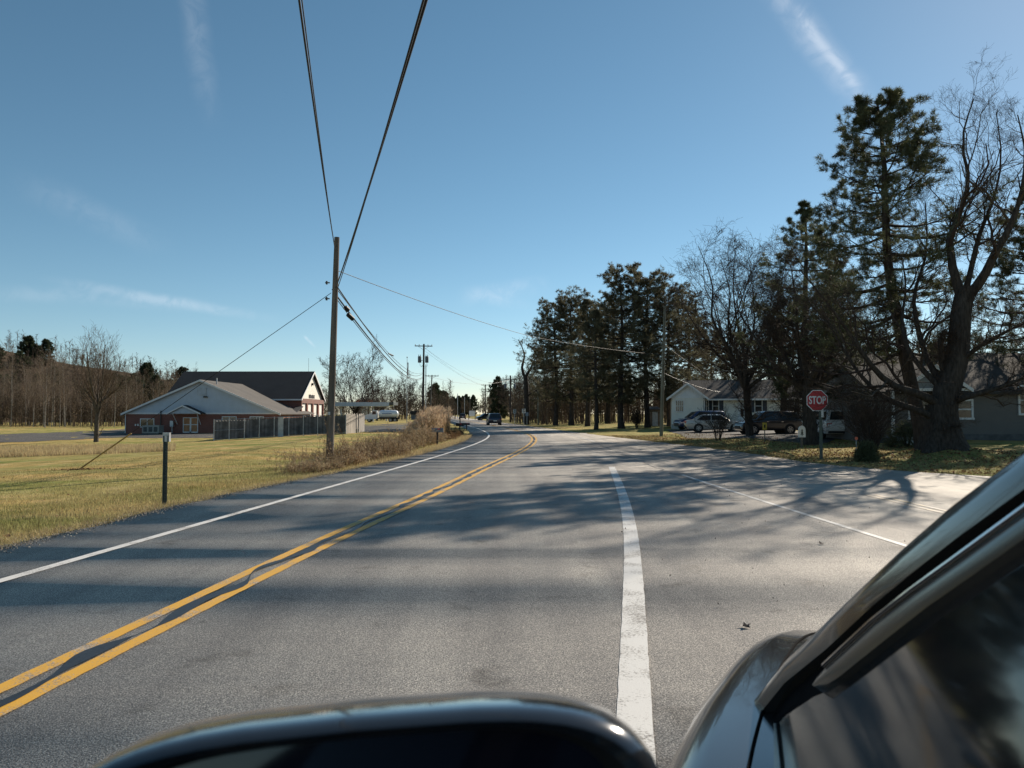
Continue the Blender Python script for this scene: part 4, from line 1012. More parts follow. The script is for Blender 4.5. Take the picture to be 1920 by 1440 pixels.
# ------------------------------------------------------------------ signs, markers, mailboxes
p = G(1540, 862); dpt = p.y
st = thing('stop_sign', 'red octagonal stop sign on a green steel post at the corner', 'stop sign', p, R(-2)); sc_ = dpt / F
zc = P3(1533, 751, dpt).z - p.z; rr = 19.6 * sc_ / math.cos(R(22.5)); xo = (1533.5 - 1540) * sc_
def octo(r, y): return [(xo + r * math.cos(R(22.5 + 45 * k)), y, zc + r * math.sin(R(22.5 + 45 * k))) for k in range(8)]
MB().prism(octo(rr, -.03), (0, .006, 0)).build('border', SIGNW, st)
MB().prism(octo(rr * .93, -.036), (0, .005, 0)).build('face', SIGNR, st)
MB().box(-.032, .032, 0, .035, -.4, zc + rr * .55).box(-.06, -.032, -.0, .01, -.4, zc + rr * .5).box(.032, .06, 0, .01, -.4, zc + rr * .5).build('post', POSTG, st)
MB().box(.02, .11, -.01, .0, zc - rr - .2, zc - rr * .82).build('tab', SIGNW, st)
cu = bpy.data.curves.new('stop_text', 'FONT'); cu.body = 'STOP'; cu.align_x = 'CENTER'; cu.align_y = 'CENTER'; cu.size = rr * .86; cu.extrude = .002; cu.offset = rr * .018
to = bpy.data.objects.new('stop_text', cu); COL.objects.link(to); bpy.context.view_layer.update()
tm = bpy.data.meshes.new_from_object(to.evaluated_get(bpy.context.evaluated_depsgraph_get())); bpy.data.objects.remove(to)
lt = link('lettering', tm, st, SIGNW); lt.location = (xo, -.040, zc + .0); lt.rotation_euler = (R(90), 0, 0); lt.scale = (.72, 1.12, 1)
# small yellow marker, white plaque, reflector stake
p = G(1434, 830); k = p.y / F
t = thing('marker_sign', 'small yellow rectangular marker on a thin post in the leaves', 'marker', p)
z = P3(0, 799, p.y).z - p.z
MB().box(-4 * k, 4 * k, -.03, -.02, z - 6.5 * k, z + 6.5 * k).build('plate', SIGNY, t); MB().box(-.022, .022, -.02, .01, -.3, z + 5 * k).build('post', POSTG, t)
MB().box(-1.5 * k, 1.5 * k, -.034, -.031, z - 3 * k, z + 3 * k).build('mark', INK, t)
dp = 37.5; p = onG(1503, dp); k = dp / F; z0 = P3(0, 820, dp).z - p.z; w = 6.6 * k
t = thing('yard_plaque', 'white arch-topped plaque with dark tree motif beside the tree trunk', 'plaque', p)
arch = [(-w, 0, z0), (w, 0, z0)] + [(w * math.cos(a), 0, z0 + 14 * k + 8 * k * math.sin(a)) for a in np.linspace(0, math.pi, 9)]
MB().prism(arch, (0, .05, 0)).build('panel', SIGNW, t)
tr = MB()
for j, (h0, h1, ww) in enumerate(((5, 10, 3.2), (8.5, 13, 2.5), (12, 16, 1.8))): tr.prism([(-ww * k, -.006, z0 + h0 * k), (ww * k, -.006, z0 + h0 * k), (0, -.006, z0 + h1 * k)], (0, .004, 0))
tr.box(-.5 * k, .5 * k, -.006, -.002, z0 + 2.5 * k, z0 + 5 * k); tr.build('motif', STEELD, t)
MB().box(-.04, .04, .05, .1, -.3, z0 + 10 * k).build('stake', POLEW, t)
p = G(1606, 866); k = p.y / F; t = thing('reflector_stake', 'thin stake with round orange-red reflector before the twiggy shrub', 'reflector', p); z = P3(0, 822, p.y).z - p.z
MB().tube([(0, 0, -.2), (0, 0, z)], .010, 6).build('stake', STEEL, t)
MB().tube([(0, -.025, z), (0, -.012, z)], .055, 14).build('reflector', mat('reflector_red', (.62, .12, .06), .3, (20, .2), None), t)
# left U-channel post with small box
p = G(308, 949); dpt = p.y; k = dpt / F
t = thing('marker_post', 'dark green steel channel post with small grey box on the left verge', 'post', p)
zt = P3(0, 812, dpt).z - p.z
pm = MB(); pm.prism([(-.040, 0, -.3), (-.040, .0, -.3), (-.016, .035, -.3), (.016, .035, -.3), (.040, 0, -.3), (.046, .006, -.3), (.02, .045, -.3), (-.02, .045, -.3), (-.046, .006, -.3)][1:], (0, 0, zt + .25)); pm.build('channel', POSTG, t)
for j in range(22):
    h = MB(); h.cbox((0, .033, .08 + j * (zt - .25) / 22), (.012, .004, .022)); h.build('hole', INK, t)
MB().box(-.062, .062, .02, .09, zt - .165, zt).build('box', STEEL, t); MB().box(-.066, .066, .016, .094, zt, zt + .008).build('lid', STEEL, t)
def mailbox(label, px, py, box_y, material, L=.55, w=.18, h=.2, ang=0.0, post=POLED):
    p = G(px, py); z = P3(0, box_y, p.y).z - p.z
    t = thing('mailbox', label, 'mailbox', p, ang)
    prof = [(-w / 2, 0), (w / 2, 0), (w / 2, h * .55)] + [(w / 2 * math.cos(a), h * .55 + h * .45 * math.sin(a)) for a in np.linspace(.3, math.pi - .3, 6)] + [(-w / 2, h * .55)]
    m = MB(); m.prism([(-L / 2, y, z - h / 2 + zz) for y, zz in prof], (L, 0, 0)); b = m.build('box', material, t, True, 40)
    m = MB(); m.prism([(L / 2, y * 1.06, z - h / 2 + zz * 1.04 - .004) for y, zz in prof], (.02, 0, 0)); m.build('door', material, t)
    MB().box(.02, .16, -w / 2 - .02, -w / 2 - .006, z + .03, z + .09).build('flag', SIGNR, t)
    MB().box(-.05, .05, -.05, .05, -.3, z - h / 2).build('post', post, t); return t
mailbox('grey mailbox on a leaning wooden post among the reeds', 820, 834, 806.5, mat('mailbox_grey', (.14, .16, .18), .45, (9, .2), None, metal=.3), .62, .2, .24)
mailbox('black mailbox on a thick post at the road edge', 862, 817, 796, PLASTIC, .62, .2, .24)
mailbox('second black mailbox farther along, right of the first', 875, 806, 795, PLASTIC, .62, .2, .22)
pa = MB(); p = G(862, 816); pa.box(-.04, .04, .25, .33, -.3, 2.3); o = pa.build('post', POLED, None); o.location = p; o.name = 'wooden_stake'; tag(o, 'thin upright stake behind the black mailbox', 'stake')
def road_sign(label, px, dpt, y0, y1, wpx, face, marks=True, post=STEEL, back=False):
    b = onG(px, dpt); k = dpt / F; t = thing('road_sign', label, 'road sign', b)
    z0, z1 = P3(0, y1, dpt).z - b.z, P3(0, y0, dpt).z - b.z
    MB().box(-wpx * k / 2, wpx * k / 2, -.04, -.02, z0, z1).build('plate', face, t); MB().box(-.035, .035, -.02, .04, -.3, z1 - .02).build('post', post, t)
    if marks:
        H = z1 - z0
        for q, (a, c_, ww) in enumerate(((.78, .90, .6), (.60, .70, .55), (.14, .48, .22), (.14, .481, .22))):
            xo = 0 if q < 2 else (-.17 if q == 2 else .17); MB().box((xo - ww / 2) * wpx * k, (xo + ww / 2) * wpx * k, -.045, -.041, z0 + a * H, z0 + c_ * H).build('mark', INK, t)
    return t
road_sign('white speed limit sign left of the pines', 982, 112, 766.5, 774.5, 6.6, SIGNW)
road_sign('blue-grey sign plate below the white speed sign', 988, 114, 773, 780, 5.5, mat('sign_bluegrey', (.16, .22, .30), .5, (5, .1), None), False)
road_sign('grey-white sign beside the two-transformer pole', 965, 118, 767.5, 775, 5.5, mat('sign_pale', (.45, .50, .50), .5, (5, .1), None), True)
b = onG(885, 205); k = 205 / F
t = thing('billboard', 'low white billboard with dark frame beside the far road', 'billboard', b)
z0, z1 = P3(0, 780, 205).z - b.z, P3(0, 770, 205).z - b.z
MB().box(-5.5 * k, 5.5 * k, -.1, -.04, z0, z1).build('panel', SIGNW, t); MB().box(-6 * k, 6 * k, -.12, .02, z1, z1 + .16).build('top_rail', PLASTIC, t)
for sx in (-6, 6): MB().box(sx * k - .09, sx * k + .09, -.12, .06, -.3, z1 + .1).build('post', PLASTIC, t)

# ------------------------------------------------------------------ buildings
def brick_mat():
    m, n, l, b, P = newmat('red_brick')
    br = n.new('ShaderNodeTexBrick'); br.inputs['Scale'].default_value = 4.2
    mp = n.new('ShaderNodeMapping'); mp.inputs['Rotation'].default_value = (R(90), 0, 0); l.new(P, mp.inputs[0]); l.new(mp.outputs[0], br.inputs['Vector'])
    br.inputs['Color1'].default_value = (.17, .055, .042, 1); br.inputs['Color2'].default_value = (.23, .08, .055, 1); br.inputs['Mortar'].default_value = (.24, .18, .15, 1)
    br.inputs['Mortar Size'].default_value = .02
    l.new(mixc(n, l, .35, br.outputs['Color'], ramp(n, l, tnoise(n, l, P, .8, 4), [(.3, (.13, .045, .035)), (.7, (.24, .09, .065))])), b.inputs['Base Color']); b.inputs['Roughness'].default_value = .9
    return m
BRICK = brick_mat()
def siding(name, col, pitch, horizontal=True, amp=.6):
    m, n, l, b, P = newmat(name)
    wv = n.new('ShaderNodeTexWave'); wv.wave_type = 'BANDS'; wv.bands_direction = 'Z' if horizontal else 'X'; wv.wave_profile = 'SAW'
    wv.inputs['Scale'].default_value = 1 / pitch * .314 * 1.0; l.new(P, wv.inputs['Vector'])
    nz = tnoise(n, l, P, 1.6, 5)
    l.new(mixc(n, l, nz, tuple(c * .82 for c in col), tuple(min(1, c * 1.1) for c in col)), b.inputs['Base Color']); b.inputs['Roughness'].default_value = .65
    bp = n.new('ShaderNodeBump'); bp.inputs['Strength'].default_value = amp; bp.inputs['Distance'].default_value = .03; l.new(wv.outputs['Fac'], bp.inputs['Height']); l.new(bp.outputs[0], b.inputs['Normal'])
    return m
SID_W = siding('white_siding', (.78, .76, .70), .15); SID_G = siding('grey_white_panels', (.46, .52, .59), .4, False, .4); SID_C = siding('cream_siding', (.78, .75, .66), .2)
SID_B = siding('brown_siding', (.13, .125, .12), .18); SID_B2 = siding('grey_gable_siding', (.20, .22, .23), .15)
def shingle(name, col):
    m, n, l, b, P = newmat(name)
    mp = n.new('ShaderNodeMapping'); mp.inputs['Scale'].default_value = (2.2, 7, 7); l.new(P, mp.inputs[0])
    v = tnoise(n, l, mp.outputs[0], 1.0, 4, .7); w = tnoise(n, l, P, .5, 4)
    c = mixc(n, l, v, tuple(x * .6 for x in col), tuple(x * 1.5 for x in col)); c = mixc(n, l, 1.0, c, ramp(n, l, w, [(.3, (.85, .85, .85)), (.7, (1.15, 1.13, 1.1))]), 'MULTIPLY')
    l.new(c, b.inputs['Base Color']); b.inputs['Roughness'].default_value = .95
    bp = n.new('ShaderNodeBump'); bp.inputs['Strength'].default_value = .5; bp.inputs['Distance'].default_value = .02; l.new(v, bp.inputs['Height']); l.new(bp.outputs[0], b.inputs['Normal'])
    return m
ROOF_D = shingle('dark_shingles', (.030, .030, .032)); ROOF_T = shingle('tan_shingles', (.098, .09, .082)); ROOF_G = shingle('grey_shingles', (.055, .052, .05)); ROOF_B = shingle('brown_shingles', (.05, .045, .04))
def window(parent, x0, x1, z0, z1, y, fr=.07, glass=GLASS, mull=1, trim=WHITE_T, shutters=None, rail=True):
    """window on a wall facing -y at plane y"""
    f = MB(); f.box(x0 - fr, x0, y - .06, y + .01, z0, z1).box(x1, x1 + fr, y - .06, y + .01, z0, z1).box(x0 - fr, x1 + fr, y - .063, y + .01, z1, z1 + fr).box(x0 - fr * 1.2, x1 + fr * 1.2, y - .09, y + .01, z0 - fr, z0)
    for k in range(1, mull + 1):
        xm = x0 + (x1 - x0) * k / (mull + 1); f.box(xm - fr * .35, xm + fr * .35, y - .05, y - .005, z0, z1)
    if rail: f.box(x0, x1, y - .048, y - .006, (z0 + z1) / 2 - fr * .35, (z0 + z1) / 2 + fr * .35)
    w = f.build('window', trim, parent); MB().box(x0, x1, y - .03, y - .004, z0, z1).build('pane', glass, w)
    if shutters is not None:
        for a, b in ((x0 - fr - .42, x0 - fr - .02), (x1 + fr + .02, x1 + fr + .42)):
            s = MB(); s.box(a, b, y - .045, y + .01, z0 - fr, z1 + fr)
            for q in range(9): s.box(a + .05, b - .05, y - .055, y - .045, z0 + (z1 - z0) * q / 9 + .02, z0 + (z1 - z0) * (q + .55) / 9)
            s.build('shutter', shutters, w)
    return w
def roof_slab(parent, pts, th, m, name='roof'):
    """one roof plane given by its corner points"""
    return MB().prism(pts, (0, 0, -th)).build(name, m, parent)
# --- fire station: low front wing and tall hall
D0 = 100.0; gz = -.86
x0, x1 = X_at(237, D0), X_at(522, D0); xc = X_at(377, D0)
fs = thing('fire_station', 'brick fire station with grey gabled front wing and dark-roofed hall', 'building', (xc, D0, gz))
def lx(px, d=D0): return X_at(px, d) - xc
def lz(py, d=D0): return P3(0, py, d).z - gz
eL, eR = lx(237), lx(522); ze = lz(774.5); zr = lz(714)
MB().box(eL, eR, 0, 15.9, -1, ze).build('brick_wall', BRICK, fs)
MB().prism([(eL - .1, -.03, ze), (eR + .1, -.03, ze), (0, -.03, zr)], (0, .3, 0)).build('gable', SID_G, fs)
MB().box(eL - .05, eR + .05, -.08, -.031, ze - .14, ze + .06).build('fascia', WHITE_T, fs)
for sg, ex in ((-1, eL - .45), (1, eR + .45)):
    zz = ze - .18
    roof_slab(fs, [(0, -.5, zr + .14), (ex, -.5, zz + .12), (ex, 16.5, zz + .12), (0, 16.5, zr + .14)] if sg > 0 else [(0, -.5, zr + .145), (0, 16.5, zr + .145), (ex, 16.5, zz + .12), (ex, -.5, zz + .12)], .12, ROOF_T)
    MB().prism([(0, -.56, zr + .15), (ex, -.56, zz + .13), (ex, -.56, zz - .12), (0, -.56, zr - .10)], (0, .055, 0)).build('rake_board', WHITE_T, fs)
MB().box(lx(370), lx(387), -.10, -.032, lz(741), lz(727)).build('gable_vent', mat('vent_grey', (.40, .44, .48), .6, (3, .2), None), fs)
for q in range(9): MB().box(lx(371), lx(386), -.125, -.101, lz(740.5) + q * .1, lz(740.5) + q * .1 + .05).build('louvre', SID_G, fs)
MB().box(lx(382.5), lx(389), -.3, -.032, lz(745.5), lz(742.5)).build('floodlight', STEELD, fs)
MB().cyl((lx(395), 2.0), .09, zr - .6, zr + .45, 8).build('vent_pipe', STEEL, fs)
window(fs, lx(265), lx(289), lz(800), lz(786), 0, .09, GLASS, 1, rail=False)
for a, b in ((418, 443), (470, 494)): window(fs, lx(a), lx(b), lz(798), lz(782), 0, .09, GLASS, 1)
d = MB(); xa, xb, za, zb = lx(345.5), lx(371), 0.05, lz(784)
d.box(xa - .1, xa, -.07, .01, za, zb).box(xb, xb + .1, -.07, .01, za, zb).box(xa - .1, xb + .1, -.073, .01, zb, zb + .1).box((xa + xb) / 2 - .1, (xa + xb) / 2 + .1, -.06, .01, za, zb).box(xa, xb, -.06, .01, za, za + .16)
dr = d.build('door', WHITE_T, fs)
for a, b in ((xa, (xa + xb) / 2 - .1), ((xa + xb) / 2 + .1, xb)):
    MB().box(a, b, -.035, -.004, za + .16, zb).build('door_pane', CURTAIN, dr); MB().box(a, b, -.05, -.036, za + 1.0, za + 1.1).build('push_bar', WHITE_T, dr)
# porch hood over the door
ha, hb, hm = lx(328), lx(382), lx(353); h0, h1 = lz(775.5), lz(762)
cn = MB().prism([(ha, -1.5, h0), (hb, -1.5, h0), (hm, -1.5, h1)], (0, 1.46, 0)).build('porch_hood', SID_G, fs)
roof_slab(cn, [(hm, -1.75, h1 + .16), (hb + .3, -1.75, h0 + .06), (hb + .3, -.04, h0 + .06), (hm, -.04, h1 + .16)], .1, ROOF_D, 'hood_roof')
roof_slab(cn, [(hm, -1.75, h1 + .165), (hm, -.04, h1 + .165), (ha - .3, -.04, h0 + .06), (ha - .3, -1.75, h0 + .06)], .1, ROOF_D, 'hood_roof')
for a, b in ((ha - .3, h0), (hb + .3, h0)): MB().prism([(hm, -1.8, h1 + .17), (a, -1.8, b + .07), (a, -1.8, b - .12), (hm, -1.8, h1 - .02)], (0, .045, 0)).build('hood_fascia', WHITE_T, cn)
for x in (lx(333), lx(378)):
    MB().tube([(x, -1.4, h0), (x + (.05 if x < hm else -.05), -.05, h0 - 1.4)], .06, 4).build('bracket', WHITE_T, cn)
MB().box(lx(322), lx(328), -.45, -.01, lz(800), lz(789)).build('meter_box', STEEL, fs); MB().cyl((lx(325), -.2), .06, 0, lz(800), 8).build('conduit', STEEL, fs)
MB().cyl((lx(303), -.15), .07, 0, lz(770), 8).build('stack_pipe', STEELD, fs)
MB().box(eL - .09, eL - .005, -.09, 0, 0, ze).build('corner_trim', WHITE_T, fs)
for a in (254, 258.5): MB().box(lx(a), lx(a + 2.6), -.06, -.01, lz(798.5), lz(795)).build('wall_vent', STEEL, fs)
# hall
hD0, hD1 = 112.0, 125.2; hx1 = X_at(562, hD0) - xc; hx0 = hx1 - 19.2; hy0, hy1 = hD0 - D0, hD1 - D0; hz = P3(0, 748, hD0).z - gz; hr = P3(0, 699.5, (hD0 + hD1) / 2).z - gz; hm_ = (hy0 + hy1) / 2
MB().box(hx0, hx1, hy0, hy1, -1, hz).build('hall_wall', BRICK, fs)
MB().prism([(hx1 + .012, hy0 - .05, hz + .1), (hx1 + .012, hy1 + .05, hz + .1), (hx1 + .012, hm_, hr - .1)], (-.3, 0, 0)).build('hall_gable', SID_C, fs)
MB().prism([(hx0 - .012, hy0 - .05, hz), (hx0 - .012, hm_, hr - .1), (hx0 - .012, hy1 + .05, hz)], (.3, 0, 0)).build('hall_gable', SID_C, fs)
roof_slab(fs, [(hx0 - .4, hy0 - .5, hz), (hx1 + .4, hy0 - .5, hz), (hx1 + .4, hm_, hr + .25), (hx0 - .4, hm_, hr + .25)], .2, ROOF_D, 'hall_roof')
roof_slab(fs, [(hx0 - .4, hm_, hr + .255), (hx1 + .4, hm_, hr + .255), (hx1 + .4, hy1 + .5, hz), (hx0 - .4, hy1 + .5, hz)], .2, ROOF_D, 'hall_roof')
for sg in (0, 1):
    ya = hy0 - .55 if sg == 0 else hy1 + .55
    MB().prism([(hx1 + .42, hm_, hr + .27), (hx1 + .42, ya, hz + .0), (hx1 + .42, ya, hz - .3), (hx1 + .42, hm_, hr - .06)], (.05, 0, 0)).build('hall_rake', WHITE_T, fs)
MB().box(hx0, hx1 + .4, hy0 - .57, hy0 - .505, hz - .22, hz - .01).build('gutter', WHITE_T, fs)
bw = (hy1 - hy0) / 4
for k in range(4):
    y_ = hy0 + bw * k + .3; dd = MB().box(hx1 - .05, hx1 + .05, y_, y_ + bw - .6, -.2, 4.0).build('bay_door', mat('bay_door_white', (.80, .77, .70), .5, (2, .08), None), fs)
    for q in range(1, 4): MB().box(hx1 + .05, hx1 + .062, y_, y_ + bw - .6, -.2 + q * .93, -.2 + q * .93 + .05).build('panel_joint', STEEL, dd)
for k in range(5): MB().box(hx1, hx1 + .28, hy0 + bw * k - (.3 if k else 0), hy0 + bw * k + (.3 if k < 4 else 0), -.5, 4.05).build('brick_pier', BRICK, fs)
MB().box(hx1, hx1 + .30, hy0, hy1, 4.05, hz + .05).build('lintel', BRICK, fs)
# dark letters on the gable (too far to read)
rl = random.Random(9)
for k in range(7): MB().box(hx1 + .014, hx1 + .05, hm_ - 1.7 + k * .5, hm_ - 1.7 + k * .5 + rl.uniform(.28, .42), hr - 3.9, hr - 3.9 + rl.uniform(.5, .62)).build('letter', INK, fs)
MB().cyl((hx1 + .15, hm_), .16, hr - 1.9, hr - 1.55, 8).build('gable_lamp', INK, fs)
MB().tube([(hx1 - .5, hm_, hr), (hx1 - .5, hm_, hr + 2.3)], .02, 5).build('aerial', STEELD, fs)
# side entry between wing and hall
ex0, ex1 = eR, eR + 3.0
MB().box(ex0 + .01, hx1 - .9, 7.5, hy0, -1, 2.35).build('link_wall', BRICK, fs); roof_slab(fs, [(ex0, 6.9, 2.35), (hx1 - .4, 6.9, 2.35), (hx1 - .4, hy0, 3.6), (ex0, hy0, 3.6)], .12, ROOF_D, 'link_roof')
MB().box(ex0, hx1 - .4, 6.82, 6.9, 2.2, 2.38).build('gutter', WHITE_T, fs); MB().cyl((ex1 - 1.4, 6.95), .06, 0, 2.3, 8).build('downspout', WHITE_T, fs)
MB().prism([(hx1 - .85, hy0 - 2.2, 0), (hx1 - .85, hy0 - .6, 0), (hx1 - .85, hy0 - .6, 2.1), (hx1 - .85, hy0 - 2.2, 2.1)], (.06, 0, 0)).build('side_door', WHITE_T, fs)
# generator box by the wing
q = onG(288, 97); t = thing('generator', 'tan steel generator cabinet before the fire station window', 'generator', q)
gx_ = 15.5 * 97 / F; MB().box(-gx_, gx_, -.7, .7, .12, 1.05).build('cabinet', mat('tan_steel', (.30, .29, .26), .55, (3, .15), None), t); MB().box(-gx_ - .05, gx_ + .05, -.75, .75, -.3, .12).build('base', STEELD, t); MB().box(-gx_ - .03, gx_ + .03, -.73, .73, 1.05, 1.1).build('lid', mat('tan_steel', (.3, .29, .26)), t)
for k in range(3): MB().box(-gx_ + .15 + k * .65, -gx_ + .6 + k * .65, -.72, -.701, .3, .9).build('louvre', STEELD, t)

# ------------------------------------------------------------------ fence enclosure
fa = onG(402, 68.5); fb = onG(649, 72); fc = onG(684, 79.5)
t = thing('slatted_fence', 'dark slatted chain-link fence round a yard with grey board end', 'fence', fa)
SLAT = mat('dark_fence_slats', (.085, .088, .092), .7, (2, .5), None, island=.35); BOARD = mat('grey_boards', (.30, .28, .25), .9, (5, .35), (20, .5, .01), stretch=(1, 1, .1))
va, vb = Vector((0, 0, 0)), fb - fa; Hf = 1.85
nb_ = 9
for k in range(nb_ + 1):
    p = va.lerp(vb, k / nb_); MB().cyl((p.x, p.y), .04, p.z - .3, p.z + Hf + .06, 8).build('fence_post', STEEL, t)
MB().tube([va + Vector((0, 0, Hf)), vb + Vector((0, 0, Hf))], .028, 6).build('top_rail', STEEL, t)
MB().tube([va + Vector((0, 0, .1)), vb + Vector((0, 0, .1))], .02, 6).build('bottom_rail', STEEL, t)
MB().tube([va + Vector((0, 0, Hf * .5)), va.lerp(vb, .22) + Vector((0, 0, Hf * .5))], .02, 6).build('mid_rail', STEEL, t)
for k in range(nb_):
    a, b = va.lerp(vb, (k + .04) / nb_), va.lerp(vb, (k + .96) / nb_); s = MB(); ns = 14
    for q in range(ns):
        p0, p1 = a.lerp(b, q / ns), a.lerp(b, (q + .93) / ns); top_ = Hf - .05 - .05 * ((q * 7 + k) % 3)
        s.prism([(p0.x, p0.y + .01, p0.z + .12), (p1.x, p1.y + .01, p1.z + .12), (p1.x, p1.y + .01, p1.z + top_), (p0.x, p0.y + .01, p0.z + top_)], (0, .012, 0))
    kind(s.build('slat_panel', SLAT, t), 'stuff')
w0, w1 = va.lerp(vb, .475), va.lerp(vb, .515)
MB().prism([(w0.x, w0.y - .08, w0.z + .02), (w1.x, w1.y - .08, w1.z + .02), (w1.x, w1.y - .08, w1.z + Hf - .02), (w0.x, w0.y - .08, w0.z + Hf - .02)], (0, .04, 0)).build('gate_board', mat('pale_board', (.50, .49, .46), .8, (4, .2), None), t)
vc = fc - fa; nbd = 22
for k in range(nbd):
    if k in (11, 14): continue
    p0, p1 = vb.lerp(vc, k / nbd), vb.lerp(vc, (k + .9) / nbd); h = Hf + .07 * math.sin(k * 2.3)
    MB().prism([(p0.x, p0.y, p0.z - .1), (p1.x, p1.y, p1.z - .1), (p1.x, p1.y, p1.z + h), (p0.x, p0.y, p0.z + h)], (-.025, 0, 0)).build('board', BOARD, t)
for hh in (.4, 1.5): MB().tube([vb + Vector((-.07, 0, hh)), vc + Vector((-.07, 0, hh))], .045, 4).build('board_rail', BOARD, t)
back = [Vector((0, 9.5, 0)) + va, vc + Vector((-.2, .3, 0))]
for (a, b) in ((va, back[0]), (back[0], back[1])):
    s = MB(); 
    for q in range(40):
        p0, p1 = a.lerp(b, q / 40), a.lerp(b, (q + .92) / 40); s.prism([(p0.x, p0.y, p0.z + .1), (p1.x, p1.y, p1.z + .1), (p1.x, p1.y, p1.z + Hf - .05), (p0.x, p0.y, p0.z + Hf - .05)], (.012, .012, 0))
    kind(s.build('slat_panel', SLAT, t), 'stuff')

# ------------------------------------------------------------------ fuel station
b = onG(690, 205); k = 205 / F
t = thing('fuel_canopy', 'flat grey-white fuel station canopy on slim columns', 'canopy', b)
zb_, zt_ = P3(0, 762, 205).z - b.z, P3(0, 754.5, 205).z - b.z
MB().box(-68 * k, 44 * k, -4, 4, zb_, zt_).build('roof', mat('canopy_grey', (.42, .47, .53), .5, (2, .12), None), t)
MB().box(44 * k, 52 * k, -4.02, 4.02, zb_ + .3, zt_ + .05).build('end_panel', STEELD, t)
for px in (640, 694, 700, 725):
    MB().box((px - 690) * k - .18, (px - 690) * k + .18, -.2, .2, -.4, zb_).build('column', STEEL if px != 694 else WHITE_T, t)
b = onG(789, 225); k = 225 / F
t = thing('store_building', 'low store with black roof behind the reeds', 'building', b)
MB().box(-18 * k, 18 * k, 0, 7, -1, P3(0, 777, 225).z - b.z).build('wall', mat('store_wall', (.20, .21, .23), .8, (2, .2), None), t)
MB().box(-19.5 * k, 19.5 * k, -.6, 7.6, P3(0, 777, 225).z - b.z, P3(0, 770, 225).z - b.z).build('roof', ROOF_D, t)
for q in (-10, -2, 6, 13): window(t, q * k, (q + 4) * k, .6, 1.5, 0, .06, GLASS, 0, rail=False)
# distant orange-roofed shed
b = onG(680, 300); MB_ = MB(); k = 300 / F
t = thing('barn', 'far building with orange roof among the bare trees', 'building', b)
MB_.box(-14 * k, 14 * k, 0, 8, -1, 5.5).build('wall', SID_W, t); roof_slab(t, [(-15 * k, -.5, 5.5), (15 * k, -.5, 5.5), (15 * k, 4, 8), (-15 * k, 4, 8)], .2, mat('orange_roof', (.38, .13, .06), .8, (1, .2), None))
roof_slab(t, [(-15 * k, 4, 8.01), (15 * k, 4, 8.01), (15 * k, 8.5, 5.5), (-15 * k, 8.5, 5.5)], .2, mat('orange_roof', (.38, .13, .06)))

# ------------------------------------------------------------------ white ranch house
HD = 74.0; b = onG(1390, HD)
t = thing('ranch_house', 'cream sided ranch house with white gable behind the parked cars', 'house', b, R(-11))
hxx = lambda px, d=HD: X_at(px, d) - b.x
hzz = lambda py, d=HD: P3(0, py, d).z - b.z
ga, gb = hxx(1262), hxx(1321); ge, gp = hzz(746), hzz(719.5); wr = hxx(1560); ridge = hzz(708)
MB().box(ga, gb, 0, 9, -.6, ge).build('wall', SID_W, t)
MB().box(gb, wr, 1.5, 9, -.6, ge - .06).build('wall', SID_W, t)
MB().prism([(ga - .25, -.02, ge), (gb + .25, -.02, ge), ((ga + gb) / 2, -.02, gp)], (0, .3, 0)).build('gable', mat('gable_white', (.70, .72, .74), .6, (3, .08), None), t)
gm = (ga + gb) / 2
roof_slab(t, [(gm, -.4, gp + .12), (gb + .5, -.4, ge - .05), (gb + .5, 6, ge - .05), (gm, 6, gp + .12)], .12, ROOF_G)
roof_slab(t, [(gm, -.4, gp + .125), (gm, 6, gp + .125), (ga - .5, 6, ge - .05), (ga - .5, -.4, ge - .05)], .12, ROOF_G)
for sx, ex in ((1, gb + .5), (-1, ga - .5)): MB().prism([(gm, -.44, gp + .14), (ex, -.44, ge - .04), (ex, -.44, ge - .26), (gm, -.44, gp - .1)], (0, .035, 0)).build('rake_board', WHITE_T, t)
roof_slab(t, [(gm - .3, .9, ge - .08), (wr + .4, .9, ge - .08), (wr + .4, 5.25, ridge), (gm - .3, 5.25, ridge)], .12, ROOF_G)
roof_slab(t, [(gm - .3, 5.25, ridge + .005), (wr + .4, 5.25, ridge + .005), (wr + .4, 9.6, ge - .08), (gm - .3, 9.6, ge - .08)], .12, ROOF_G)
MB().prism([(wr + .38, 1.2, ge - .1), (wr + .38, 9.3, ge - .1), (wr + .38, 5.25, ridge - .12)], (-.3, 0, 0)).build('gable', SID_W, t)
MB().box(gb, wr + .4, .82, .9, ge - .22, ge - .06).build('gutter', WHITE_T, t); MB().cyl((gb + .1, .1), .05, 0, ge, 8).build('downspout', WHITE_T, t)
SHUT = mat('shutter_dark', (.05, .06, .08), .6, (5, .2), None)
window(t, hxx(1270), hxx(1283), hzz(771), hzz(751), 0, .06, GLASS, 3, shutters=None)
for a, c in ((1319, 1331), (1340, 1350), (1418, 1430), (1476, 1488)): window(t, hxx(a) + (.5 if a == 1319 else 0), hxx(c), hzz(772), hzz(750), 1.5, .07, GLASS, 0, shutters=SHUT)
dm = MB().box(hxx(1386), hxx(1402), 1.42, 1.5, 0, hzz(750)).build('front_door', WHITE_T, t); MB().box(hxx(1391), hxx(1397), 1.40, 1.42, 1.1, 1.8).build('door_light', GLASS, dm)
MB().box(hxx(1383), hxx(1405), .4, 1.5, -.4, .12).build('step', mat('concrete', (.35, .34, .32), .9, (3, .2), None), t)
MB().box(ga - .02, gb + .02, -.05, 0, -.6, .35).build('foundation', mat('concrete', (.35, .34, .32)), t)
b = onG(1226, 92); k = 92 / F; t = thing('garden_shed', 'small weathered shed left of the white house', 'shed', b)
